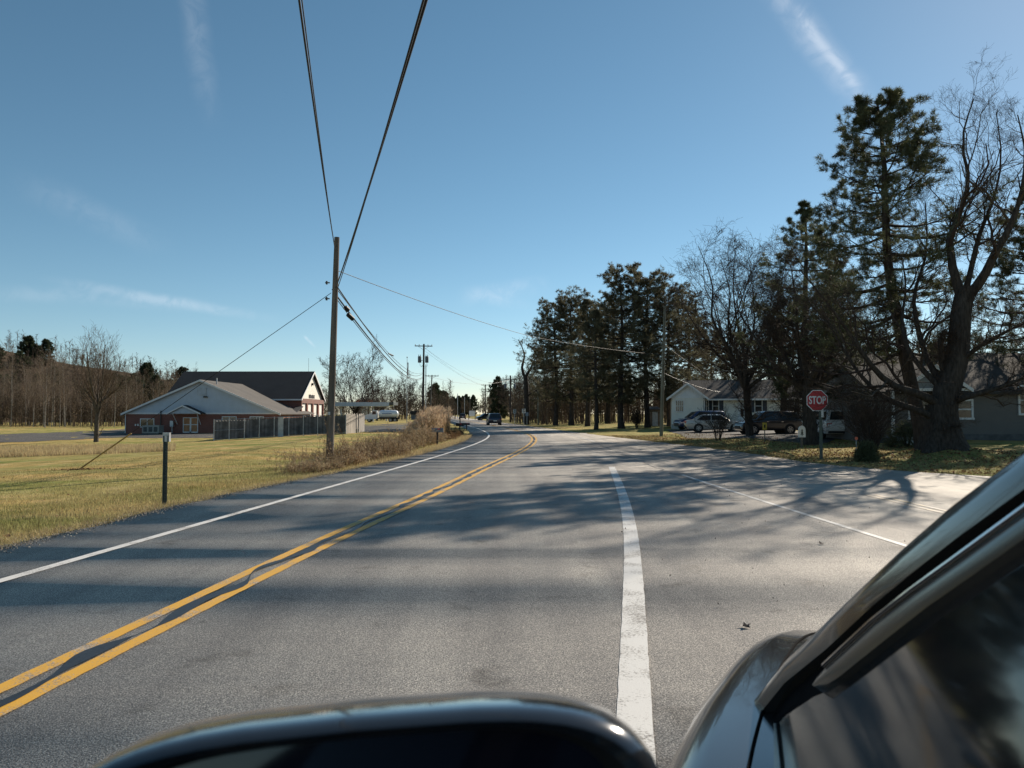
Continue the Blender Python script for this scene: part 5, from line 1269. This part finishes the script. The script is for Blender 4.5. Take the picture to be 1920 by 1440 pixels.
MB().box(-11 * k, 13 * k, 0, 2.5, -.4, P3(0, 768, 92).z - b.z).build('wall', mat('shed_wall', (.12, .10, .085), .9, (4, .3), None), t)
roof_slab(t, [(-13 * k, -.3, P3(0, 767, 92).z - b.z), (15 * k, -.3, P3(0, 767, 92).z - b.z), (15 * k, 2.8, P3(0, 762, 92).z - b.z), (-13 * k, 2.8, P3(0, 762, 92).z - b.z)], .1, ROOF_G); MB().box(-3 * k, 7 * k, -.04, 0, 0, 1.7).build('door', mat('shed_door', (.28, .32, .36), .7, (4, .2), None), t)

# ------------------------------------------------------------------ brown house at the right
HD = 41.0; b = onG(1800, HD)
t = thing('bungalow', 'dim grey-brown bungalow with white window trim behind the corner tree', 'house', b)
hxx = lambda px, d=HD: X_at(px, d) - b.x
hzz = lambda py, d=HD: P3(0, py, d).z - b.z
L0, L1 = hxx(1640), hxx(2300); ev = hzz(733); rd = hzz(662, 45.5)
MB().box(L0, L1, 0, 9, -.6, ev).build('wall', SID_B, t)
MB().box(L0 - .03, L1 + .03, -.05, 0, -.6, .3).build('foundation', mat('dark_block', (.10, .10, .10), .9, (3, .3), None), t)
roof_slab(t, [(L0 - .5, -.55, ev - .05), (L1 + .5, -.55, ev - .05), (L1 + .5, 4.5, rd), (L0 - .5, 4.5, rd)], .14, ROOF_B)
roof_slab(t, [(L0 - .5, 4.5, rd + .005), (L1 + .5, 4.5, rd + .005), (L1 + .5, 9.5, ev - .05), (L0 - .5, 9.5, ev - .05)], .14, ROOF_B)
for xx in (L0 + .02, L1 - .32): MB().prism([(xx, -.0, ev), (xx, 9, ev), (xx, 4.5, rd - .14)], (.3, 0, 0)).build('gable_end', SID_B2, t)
# porch with gable
pa_, pb_ = hxx(1668), hxx(1775); pm_ = (pa_ + pb_) / 2; pz, pt = hzz(729, 39.6), hzz(690, 39.6)
MB().prism([(pa_, -1.5, pz), (pb_, -1.5, pz), (pm_, -1.5, pt)], (0, 3.4, 0)).build('porch_gable', SID_B2, t)
roof_slab(t, [(pm_, -1.8, pt + .14), (pb_ + .35, -1.8, pz - .02), (pb_ + .35, 2.2, pz - .02), (pm_, 2.2, pt + .14)], .12, ROOF_B, 'porch_roof')
roof_slab(t, [(pm_, -1.8, pt + .145), (pm_, 2.2, pt + .145), (pa_ - .35, 2.2, pz - .02), (pa_ - .35, -1.8, pz - .02)], .12, ROOF_B, 'porch_roof')
for ex in (pa_ - .35, pb_ + .35): MB().prism([(pm_, -1.85, pt + .15), (ex, -1.85, pz - .01), (ex, -1.85, pz - .2), (pm_, -1.85, pt - .06)], (0, .045, 0)).build('rake_board', WHITE_T, t)
MB().box(pa_ - .3, pb_ + .3, -1.7, -1.52, pz - .12, pz + .02).build('porch_beam', WHITE_T, t)
for px in (1672, 1752, 1771): MB().box(hxx(px, 39.6) - .06, hxx(px, 39.6) + .06, -1.55, -1.43, -.3, pz - .12).build('porch_post', WHITE_T, t)
MB().box(pa_, pb_, -1.6, 0, -.5, .12).build('porch_floor', mat('concrete', (.35, .34, .32)), t)
for a, c, y0_, y1_ in ((1706, 1741, 783, 745), (1795, 1820, 783, 752), (1912, 1950, 775, 726), (2020, 2060, 780, 740)): window(t, hxx(a), hxx(c), hzz(y0_), hzz(y1_), 0, .11, GLASS, 0)
MB().box(hxx(1764, 44), hxx(1775, 44), 3.6, 4.4, rd - 1.2, rd + .55).build('chimney', BRICK, t)
# porch ornaments
for j, (px, s, lab) in enumerate(((1708, .9, 'small white garden ornament on the porch of the brown house'), (1733, .7, 'small pale ornament at the porch edge beside the trunk'))):
    q = onG(px, 38.6); m = MB(); m.tube([(0, 0, -.05), (0, 0, .12), (0, 0, .22), (0, 0, .3), (0, 0, .38)], [.1 * s, .12 * s, .06 * s, .09 * s, .03 * s], 10); o = m.build('garden_ornament', SIGNW, None, True, 60); o.location = q; tag(o, lab, 'ornament')

# ------------------------------------------------------------------ parked and moving vehicles
def wheel(parent, x, y, r, w):
    m = MB(); s = 1 if y > 0 else -1
    m.tube([(x, y - w / 2, r), (x, y - w / 2 + .03, r), (x, y + w / 2 - .03, r), (x, y + w / 2, r)], [r * .9, r, r, r * .9], 20)
    ty = m.build('wheel', TYRE, parent, True, 40)
    q = MB(); yo = y + s * (w / 2 + .004); q.tube([(x, yo - s * .03, r), (x, yo, r)], [r * .66, r * .62], 16); rim = q.build('rim', RIM, ty)
    q = MB()
    for k in range(5):
        a = k * 2 * math.pi / 5; a2 = a + .5
        q.prism([(x + r * .25 * math.cos(a), yo + s * .004, r + r * .25 * math.sin(a)), (x + r * .56 * math.cos(a + .1), yo + s * .004, r + r * .56 * math.sin(a + .1)), (x + r * .56 * math.cos(a2 + .3), yo + s * .004, r + r * .56 * math.sin(a2 + .3))], (0, s * .004, 0))
    q.build('rim_opening', TYRE, ty)
    return ty
CARS = dict(
    sedan=dict(prof=[(-2.40, .42), (-2.46, .62), (-2.40, .90), (-2.20, 1.0), (-1.60, 1.03), (-.2, .98), (1.0, .96), (1.75, .88), (2.28, .74), (2.42, .58), (2.40, .34), (2.2, .22), (-2.2, .24)], g=(-1.85, 1.15, -1.05, .38), belt=.95, roof=1.45, hw=.91, wb=(1.48, -1.40), wr=.33),
    suv=dict(prof=[(-2.20, .45), (-2.25, .70), (-2.22, 1.0), (-2.15, 1.1), (-.2, 1.07), (1.05, 1.05), (1.8, .98), (2.15, .85), (2.28, .62), (2.25, .38), (2.05, .27), (-2.05, .28)], g=(-2.16, 1.25, -1.92, .45), belt=1.04, roof=1.70, hw=.93, wb=(1.38, -1.32), wr=.36),
    hatch=dict(prof=[(-2.1, .42), (-2.15, .65), (-2.1, .92), (-2.0, 1.0), (-.2, .98), (1.0, .97), (1.7, .86), (2.1, .70), (2.18, .52), (2.15, .34), (2.0, .22), (-2.0, .24)], g=(-2.02, 1.3, -1.55, .3), belt=.95, roof=1.48, hw=.88, wb=(1.35, -1.3), wr=.32))
def make_car(name, label, loc, rotz, paint, kind_='sedan', cat='car', group=None):
    c = CARS[kind_]; t = thing(name, label, cat, loc, rotz, group); hw = c['hw']; pr = c['prof']
    rings = []
    for y, s in ((-hw, .86), (-hw * .985, .94), (-hw * .9, .985), (-hw * .6, 1.0), (hw * .6, 1.0), (hw * .9, .985), (hw * .985, .94), (hw, .86)):
        rings.append([(x * (.985 + .015 * s if abs(y) < hw * .95 else .985), y, .62 + (z - .62) * s) for x, z in pr])
    MB().loft([list(reversed(r_)) for r_ in rings]).build('body', paint, t, True, 38)
    b0, b1, r0, r1 = c['g']; zb, zr = c['belt'], c['roof']
    def ring(x0, x1, w, z): return [(x0, -w, z), (x0 + .06, -w - .0, z), (x1 - .06, -w, z), (x1, -w * .9, z), (x1, w * .9, z), (x1 - .06, w, z), (x0 + .06, w, z), (x0, w * .9, z)]
    wb_, wt = hw * .93, hw * .72
    MB().loft([ring(b0, b1, wb_, zb), ring(b0 + (r0 - b0) * .9, b1 + (r1 - b1) * .9, wt * 1.05, zb + (zr - zb) * .88), ring(r0 + .05, r1 - .05, wt * .95, zr - .02), ring(r0 + .3, r1 - .3, wt * .6, zr)]).build('roof', paint, t, True, 40)
    def pt(x_b, x_t, w_b, w_t, f, off):   # point on a glass plane
        return (x_b + (x_t - x_b) * f, w_b + (w_t - w_b) * f + off, zb + (zr - zb) * f)
    f0, f1 = .10, .82
    for s in (-1, 1):
        for a, b in ((.06, .46), (.50, .94)):
            q = []
            for fr, f in ((a, f0), (b, f0), (b, f1), (a, f1)):
                xb, xt = b0 + .06 + (b1 - b0 - .12) * fr, r0 + .05 + (r1 - r0 - .1) * fr
                q.append(pt(xb, xt, s * wb_, s * wt * 1.04, f, s * .022))
            MB().prism(q, (0, s * .006, 0)).build('side_window', GLASS, t)
    for xb, xt, sg, nm in ((b1, r1, 1, 'windshield'), (b0, r0, -1, 'rear_window')):
        q = []
        for yy, f in ((-1, f0), (1, f0), (1, f1), (-1, f1)): q.append((xb + (xt - xb) * f + sg * .03, yy * (wb_ * .84 + (wt * .8 - wb_ * .84) * f), zb + (zr - zb) * f + .0))
        MB().prism(q, (sg * .008, 0, .004)).build(nm, GLASS, t)
    xf_, xr_ = max(p[0] for p in pr), min(p[0] for p in pr); zl = pr[2][1]
    for s in (-1, 1):
        MB().box(xf_ - .30, xf_ - .07, s * hw * .78 - .17, s * hw * .78 + .15 * (1 if s < 0 else 1), .60, .76).build('headlight', LAMPW, t)
        MB().box(xr_ + .015, xr_ + .25, s * hw * .80 - .14, s * hw * .80 + .14, .70, .90).build('tail_light', LAMPR, t)
        MB().cbox((b1 - .30, s * (hw + .08), zb + .08), (.12, .2, .14)).build('mirror', paint, t)
        MB().cbox((.35, s * (hw * .99), zb - .12), (.16, .05, .03)).build('door_handle', CHROME, t); MB().cbox((-.75, s * (hw * .99), zb - .12), (.16, .05, .03)).build('door_handle', CHROME, t)
        for x in c['wb']:
            m = MB(); m.tube([(x, s * (hw * .97), c['wr'] * 1.02), (x, s * (hw + .004), c['wr'] * 1.02)], c['wr'] * 1.17, 20); m.build('wheel_arch', PLASTIC, t)
            wheel(t, x, s * (hw - .08), c['wr'], .22)
    MB().box(xf_ - .04, xf_ + .015, -hw * .55, hw * .55, .40, .62).build('grille', PLASTIC, t)
    MB().box(xr_ - .02, xr_ + .1, -.26, .26, .58, .70).build('number_plate', SIGNW, t); MB().box(xr_ - .012, xr_ + .12, -hw * .85, hw * .85, .32, .46).build('rear_bumper', PLASTIC, t)
    return t
def paint(name, col, metal=.3, rough=.3): return mat(name, col, rough, (3, .05), None, metal=metal, coat=1.0, spec=.5)
def facing(dx, dy): return math.atan2(dy, dx)
NAVY = paint('navy_paint', (.016, .024, .05)); SILVER = paint('silver_paint', (.52, .51, .48), .3); BLACK = paint('black_paint', (.007, .009, .013), 0); WHITEC = paint('white_car_paint', (.72, .72, .72), .0); BROWN = paint('maroon_paint', (.07, .03, .025)); BLUEC = paint('dark_blue_paint', (.02, .04, .11))
def dirY(f, y): # heading of a road line
    d = float(f(y + 1) - f(y - 1)) / 2; return math.atan2(1, d)
q = Vector((X_at(926, 112), 112, 0.0)); make_car('suv_car', 'dark blue SUV driving away in the right lane', q, dirY(YEL, 112), NAVY, 'suv')
q = Vector((X_at(867, 225), 225, 0.0)); make_car('suv_car', 'small dark maroon SUV far up the road', q, dirY(YEL, 225), BROWN, 'suv')
q = onG(910, 195); make_car('suv_car', 'dark vehicle parked right of the road beside the billboard', q, R(200), paint('teal_dark_paint', (.03, .045, .05)), 'suv')
q = onG(1340, 64); make_car('sedan_car', 'silver sedan parked tail-first before the white house', q, R(-8), SILVER, 'sedan')
q = onG(1313, 70); make_car('hatchback_car', 'dark blue car nosing out behind the silver sedan', q, R(188), BLUEC, 'suv')
q = onG(1438, 57); make_car('suv_car', 'black SUV parked behind the dark tree trunk', q, R(185), BLACK, 'suv')
q = onG(1556, 47); make_car('van_car', 'white vehicle seen tail-on behind the stop sign post', q, R(85), WHITEC, 'suv')
q = onG(586, 132); make_car('sedan_car', 'white car on the apron beyond the fence', q, R(10), WHITEC, 'suv')
q = onG(700, 196)
# propane delivery truck
t = thing('tank_truck', 'white propane tank truck parked under the fuel canopy', 'truck', onG(716, 190), R(180)); TW = paint('truck_white', (.75, .76, .78), 0)
MB().box(-4.4, 3.6, -.45, .45, .75, 1.0).build('chassis', PLASTIC, t)
cabp = [(1.0, 1.0), (1.0, 2.75), (1.2, 2.85), (2.1, 2.85), (2.5, 2.05), (3.6, 1.85), (3.95, 1.6), (4.0, .85), (3.7, .7), (1.0, .75)]
MB().loft([[(x, y, z) for x, z in reversed(cabp)] for y in (-1.1, 1.1)]).build('cab', TW, t, True, 30)
for s in (-1, 1): MB().prism([(1.25, s * 1.1, 1.9), (2.2, s * 1.1, 1.9), (2.02, s * 1.1, 2.65), (1.25, s * 1.1, 2.65)], (0, s * .012, 0)).build('side_window', GLASS, t); 
MB().prism([(2.16, -1, 2.75), (2.48, -1, 2.12), (2.48, 1, 2.12), (2.16, 1, 2.75)], (.02, 0, .01)).build('windshield', GLASS, t)
MB().tube([(x, 0, 1.98) for x in (.75, .7, .5, .2, -3.4, -3.8, -4.05, -4.1)], [.1, .5, .8, .95, .95, .8, .5, .1], 22).build('tank', TW, t, True, 60)
for s in (-1, 1): MB().box(-2.6, -.2, s * .955 - .01, s * .955 + .01, 1.95, 2.12).build('stripe', mat('stripe_blue', (.04, .07, .22), .5, (3, .1), None), t)
MB().box(-4.5, .6, -1.0, 1.0, 1.0, 1.1).build('deck', PLASTIC, t)
for x in (2.9, -2.3, -3.4):
    for s in (-1, 1): wheel(t, x, s * .95, .5, .28)
for k in (-2.4, -.7): MB().cyl((k, 0), .12, 2.9, 3.1, 8).build('valve', STEEL, t)

# ------------------------------------------------------------------ the car at the right of the picture, with its door mirror
HD_ = R(20.0); CS, SN = math.cos(HD_), math.sin(HD_)
OFF = Vector((.78, .5, 0))
def L2W(v, u): return Vector((u * SN + v * CS, u * CS - v * SN, 0))
car = thing('grey_car', 'dark grey car at the right with its door mirror in the foreground', 'car', L2W(OFF.x, OFF.y), -HD_)
CARP = mat('grey_metallic_paint', (.045, .042, .039), .18, (2, .04), None, metal=.5, coat=.6, spec=.4)
def tint_glass():
    m, n, l, b, P = newmat('tinted_side_glass')
    tr = n.new('ShaderNodeBsdfTransparent'); tr.inputs[0].default_value = (.30, .36, .40, 1)
    gl = n.new('ShaderNodeBsdfGlossy'); gl.inputs['Roughness'].default_value = .06; gl.inputs['Color'].default_value = (.75, .8, .85, 1)
    fr = n.new('ShaderNodeFresnel'); fr.inputs['IOR'].default_value = 1.45
    df = n.new('ShaderNodeBsdfDiffuse'); df.inputs['Color'].default_value = (.10, .11, .12, 1)   # film of road dust
    nz = tnoise(n, l, P, 6, 5); dm = n.new('ShaderNodeMapRange'); l.new(nz, dm.inputs[0]); dm.inputs[3].default_value = .05; dm.inputs[4].default_value = .22
    m0 = n.new('ShaderNodeMixShader'); l.new(dm.outputs[0], m0.inputs[0]); l.new(tr.outputs[0], m0.inputs[1]); l.new(df.outputs[0], m0.inputs[2])
    m1 = n.new('ShaderNodeMixShader'); l.new(fr.outputs[0], m1.inputs[0]); l.new(m0.outputs[0], m1.inputs[1]); l.new(gl.outputs[0], m1.inputs[2])
    l.new(m1.outputs[0], n['Material Output'].inputs[0]); return m
TINT = tint_glass()
FRAME = mat('satin_window_trim', (.13, .122, .11), .22, (6, .1), None, metal=.7)
RUBBER = mat('rubber_gasket', (.008, .008, .009), .9, (30, .2), None, spec=.02)
def w2l(p): return Vector((p[0] * CS - p[1] * SN, p[0] * SN + p[1] * CS, p[2]))
def plane_v(h): return -.05 + .6 * (h - 1.15)
def carpix(px, py, off=0.0):
    """point of the side-glass plane (it leans inwards towards the roof) seen at a pixel"""
    d = dirpix(px, py); l = w2l(d)      # v = l.x*s, h = CAMH + l.z*s
    s = (plane_v(CAMH) + off) / (l.x - .6 * l.z)
    return Vector((l.x * s, l.y * s, CAMH + l.z * s))
def mir(p): return Vector((2 * OFF.x - p[0], p[1], p[2]))
def cb(mb, name, m, sm=False, ang=35, parent=None): return mb.build(name, m, parent or car, sm, ang, OFF)
vs_ = spline([(-2.4, .05), (-2.2, -.12), (-1.6, -.22), (-.6, -.25), (.4, -.255), (1.2, -.25), (1.6, -.235), (2.0, -.20), (2.4, -.14), (2.65, -.05), (2.85, .12), (3.0, .36)])
hc_ = spline([(-2.4, .98), (-1.6, 1.12), (-.6, 1.14), (.4, 1.15), (1.2, 1.15), (1.6, 1.135), (2.0, 1.11), (2.4, 1.065), (2.65, 1.01), (2.85, .92), (3.0, .78)])
secs = []
US = list(np.linspace(-2.38, 1.6, 18)) + [1.75, 1.9, 2.05, 2.2, 2.35, 2.48, 2.6, 2.7, 2.78, 2.86, 2.92, 2.97, 3.0]
for u in US:
    a, h = float(vs_(u)), float(hc_(u)); hood = 1.0 if u > 1.7 else 0.0
    half = [(a + .10, .22), (a + .03, .38), (a - .01, .62), (a, .80), (a + .012, h - .17), (a + .022, h - .09), (a + .042, h - .04), (a + .075, h - .008), (a + .115, h + .004), (a + .17, h - .002), (a + .24, h + .006 + .012 * hood), (a + .40, h + .025 + .025 * hood), (a + .62, h + .035 + .035 * hood), (OFF.x, h + .04 + .04 * hood)]
    half = [(min(v, OFF.x), z) for v, z in half]
    full = [(v, u, z) for v, z in half] + [(2 * OFF.x - v, u, z) for v, z in reversed(half[:-1])]
    secs.append(full)
body = MB(); body.loft(secs, True, True); cb(body, 'body', CARP, True, 50)
# panel gaps: hood shut line and fender/door line
def surf(u, dv): # height of the body over the side line
    a, h = float(vs_(u)), float(hc_(u)); hood = 1.0 if u > 1.7 else 0.0
    xs = [0.012, .022, .042, .075, .115, .17, .24, .40, .62]; zs = [h - .17, h - .09, h - .04, h - .008, h + .004, h - .002, h + .006 + .012 * hood, h + .025 + .025 * hood, h + .035 + .035 * hood]
    return Vector((a + dv, u, float(np.interp(dv, xs, zs)) + .002))
cb(MB().tube([surf(u, .175) for u in np.linspace(1.2, 2.75, 24)], .003, 6), 'hood_gap', RUBBER)
cb(MB().tube([mir(surf(u, .175)) for u in np.linspace(1.2, 2.75, 24)], .0055, 6), 'hood_gap', RUBBER)
cb(MB().tube([surf(1.18, d) for d in (.012, .022, .042, .075, .115, .15)] , .005, 6), 'door_gap', RUBBER)
cb(MB().tube([surf(u, .105 + .0 * u) + Vector((0, 0, .004)) for u in np.linspace(-1.3, 1.15, 14)], .010, 6), 'belt_molding', RUBBER)
# A-pillar, gasket and door frame as strips with thickness on the side plane
PT = [(1462, 1262), (1510, 1200), (1560, 1146), (1640, 1070), (1700, 1010), (1800, 920), (1920, 833), (2050, 745), (2200, 650), (2420, 560)]
GU = [(1405, 1372), (1476, 1285), (1522, 1240), (1583, 1188), (1675, 1103), (1797, 990), (1920, 888), (2050, 790), (2200, 690), (2420, 600)]
GL = [(1528, 1287), (1534, 1276), (1553, 1254), (1644, 1171), (1720, 1113), (1800, 1057), (1920, 972), (2050, 880), (2200, 775), (2420, 680)]
SL = [(1530, 1290), (1545, 1284), (1570, 1268), (1654, 1200), (1735, 1136), (1815, 1080), (1920, 1005), (2050, 915), (2200, 815), (2420, 720)]
GU = [(a[0] + (b[0] - a[0]) * .70, a[1] + (b[1] - a[1]) * .70) if i > 1 else g for i, (a, b, g) in enumerate(zip(PT, GL, GU))]
def strip3(A, B, oA, oB, th, bulge=0.0):
    """strip between two lines on the side plane, curved outwards by bulge"""
    mb = MB(); rings = []
    nrm = Vector((-1, 0, .6)).normalized()
    for a, b in zip(A, B):
        pa, pb = carpix(*a) + nrm * oA, carpix(*b) + nrm * oB
        row = [pa.lerp(pb, f) + nrm * bulge * math.sin(f * math.pi) for f in (0, .2, .4, .6, .8, 1)]
        rings.append(row + [r_ - nrm * th for r_ in reversed(row)])
    mb.loft(rings); return mb
for side in (0, 1):
    for A, B_, oa, ob, th, bu, nm, m_ in ((PT, GU, -.035, .006, .03, .03, 'pillar', CARP), (GU, GL, -.012, -.012, .02, 0, 'gasket', RUBBER), (GL, SL, .004, -.002, .018, .004, 'window_trim', FRAME)):
        mb = strip3(A, B_, oa, ob, th, bu)
        if side: mb.v = [tuple(mir(p)) for p in mb.v]
        cb(mb, nm, m_, True, 50)
# side glass: one pane on the side plane from the trim down to the belt
tp = [carpix(*p) for p in SL]
zr_ = tp[-1].z; bl = []
for u in (-.15, .4, .9, 1.3, 1.55): bl.append(Vector((plane_v(1.145), u, 1.145)))
poly = tp + [Vector((plane_v(zr_), -.15, zr_))] + bl
nrm = Vector((-1, 0, .6)).normalized()
poly = [p - nrm * .012 for p in poly]
cb(MB().prism(poly, -nrm * .005), 'side_window', TINT); cb(MB().prism([mir(p) for p in reversed(poly)], (.004, 0, -.003)), 'side_window', TINT)
poly2 = [Vector((plane_v(zr_), -.25, zr_)), Vector((plane_v(zr_ - .02), -1.2, zr_ - .02)), Vector((plane_v(1.15), -1.5, 1.15)), Vector((plane_v(1.145), -.25, 1.145))]
cb(MB().prism([p - nrm * .012 for p in poly2], -nrm * .005), 'side_window', TINT); cb(MB().prism([mir(p) for p in reversed(poly2)], (.004, 0, -.003)), 'side_window', TINT)
for f in (lambda p: p, mir): cb(MB().tube([f(Vector((plane_v(1.14), -.2, 1.14))), f(Vector((plane_v(zr_), -.2, zr_)))], .045, 6), 'door_pillar', RUBBER)
# chrome bead added for a glint along the window trim, and what the glass lets through: seats, headrests, wheel, dashboard
for f in (lambda p: p, mir): cb(MB().tube([f(carpix(*p) + nrm * .008) for p in GL[2:]], .0035, 6), 'glint_bead', CHROME, True, 60)
SEAT = mat('seat_fabric', (.035, .035, .038), .9, (18, .25), None, spec=.1)
for vv in (.36, 1.2):
    def seat_ring(z, w, dpt, u0): return [(vv + w * math.copysign(abs(math.cos(a)) ** .6, math.cos(a)), u0 + dpt * math.copysign(abs(math.sin(a)) ** .6, math.sin(a)), z) for a in np.linspace(0, 2 * math.pi, 16, endpoint=False)]
    cb(MB().loft([seat_ring(.9, .24, .08, .12), seat_ring(1.1, .25, .08, .06), seat_ring(1.3, .23, .075, .0), seat_ring(1.4, .17, .06, -.03), seat_ring(1.42, .08, .03, -.035)]), 'seat', SEAT, True, 60)
    cb(MB().loft([seat_ring(1.44, .09, .03, -.04), seat_ring(1.47, .13, .05, -.045), seat_ring(1.56, .13, .05, -.055), seat_ring(1.62, .10, .035, -.06)]), 'headrest', SEAT, True, 60)
cb(MB().tube([(.36 + .19 * math.cos(a), .72 + .06 * math.sin(a), 1.16 + .17 * math.sin(a)) for a in np.linspace(0, 2 * math.pi, 25)], .016, 8, False), 'steering_wheel', PLASTIC, True, 60)
cb(MB().loft([[(.06, 1.0, 1.12), (.06, 1.75, 1.16), (.06, 1.05, 1.24)], [(1.5, 1.0, 1.12), (1.5, 1.75, 1.16), (1.5, 1.05, 1.24)]]), 'dashboard', PLASTIC)
# windshield, roof, rear glass
pt3 = [carpix(*p) - nrm * .03 for p in PT]
ws = MB()
rows = []
for p in pt3:
    q_ = mir(p); rows.append([p.lerp(q_, f) + Vector((0, .16 * math.sin(f * math.pi), .05 * math.sin(f * math.pi))) for f in (0, .15, .35, .5, .65, .85, 1)])
ws.loft(rows, False, False); cb(ws, 'windshield', TINT, True, 60)
edge = [pt3[-1]] + [Vector((plane_v(zr_) + .05 + .02, u, zr_ + .06 - .03 * max(0, -u))) for u in (.5, .2, -.4, -1.0, -1.4)] + [Vector((.08, -1.9, 1.5)), Vector((-.02, -2.2, 1.12))]
rf = MB(); rows = []
for p in edge:
    q_ = mir(p); rows.append([p.lerp(q_, f) + Vector((0, 0, .06 * math.sin(f * math.pi))) for f in (0, .08, .25, .5, .75, .92, 1)])
rf.loft(rows, False, False); cb(rf, 'roof', CARP, True, 60)
for f in (lambda p: p, mir): cb(MB().tube([f(p) for p in edge[:6]], .03, 8), 'roof_rail', CARP, True, 60)
for u in (2.1, -1.5):
    for vv in (float(vs_(u)) + .13, 2 * OFF.x - float(vs_(u)) - .13):
        m = MB(); m.tube([(vv - .11, u, .36), (vv - .08, u, .36), (vv + .08, u, .36), (vv + .11, u, .36)], [.32, .36, .36, .32], 24); w_ = cb(m, 'wheel', TYRE, True, 40)
        s_ = -1 if vv < OFF.x else 1; m = MB(); m.tube([(vv + s_ * .10, u, .36), (vv + s_ * .117, u, .36)], [.25, .23], 20); cb(m, 'rim', RIM, False, 35, w_)
for s_ in (0, 1):
    m = MB(); pts = [surf(2.62, .03), surf(2.78, .05), surf(2.86, .14), surf(2.74, .18), surf(2.6, .10)]
    pts = [Vector(p) + Vector((0, .004, -.012)) for p in pts]
    if s_: pts = [mir(p) for p in pts]
    m.prism(pts, (0, .0, -.05)); cb(m, 'headlight', LAMPW)
# door mirror: housing, bezel, glass, arm
MC = P3(676, 1722, .40); fw = Vector((-.10, 1, -.24)).normalized(); rt = Vector((1, .10, .02)).normalized(); upv = rt.cross(fw).normalized()
def mring(s, dy, sz=None, e=4.4, dz=0.0):
    out = []; sz = s if sz is None else sz
    for k in range(56):
        a = k * 2 * math.pi / 56; c_, s__ = math.cos(a), math.sin(a)
        x = .163 * s * math.copysign(abs(c_) ** (2 / e), c_); z = .097 * sz * math.copysign(abs(s__) ** (2 / e), s__)
        q_ = x / .163
        z += .005 * q_ - .005 * q_ * q_ * (1 if z > 0 else -1)
        out.append(w2l(MC + rt * x + upv * (z + dz) + fw * dy))
    return out
hs = MB(); hs.loft([mring(.90, -.019), mring(.94, -.024), mring(.975, -.020), mring(1.0, -.008), mring(1.015, .012), mring(1.02, .035), mring(1.0, .065), mring(.93, .095), mring(.78, .12), mring(.5, .135), mring(.2, .14)], True, False)
hs.f.append(tuple(range(10 * 56, 11 * 56)))
mirp = cb(hs, 'mirror', mat('mirror_cap_paint', (.030, .034, .040), .16, (3, .05), None, metal=.3, coat=1.0), True, 60)
bz = MB(); bz.loft([mring(.902, -.018), mring(.885, -.012), mring(.86, .004), mring(.84, .012)], True, False); cb(bz, 'mirror_bezel', PLASTIC, True, 60, mirp)
gl = MB(); gl.loft([mring(.855, .006), mring(.855, .010)], True, True); cb(gl, 'mirror_glass', mat('mirror_glass', (.012, .012, .02), .05, (2, .2), None, spec=.5), False, 35, mirp)  # near-black base colour stands in for the dark reflection of the car
arm = MB(); a0 = w2l(MC + rt * .07 - upv * .06 + fw * .06); a1 = Vector((-.19, a0.y + .12, 1.12))
arm.tube([a0, a0.lerp(a1, .5) + Vector((0, 0, -.01)), a1], [.035, .03, .04], 10); cb(arm, 'mirror_arm', PLASTIC, True, 60, mirp)
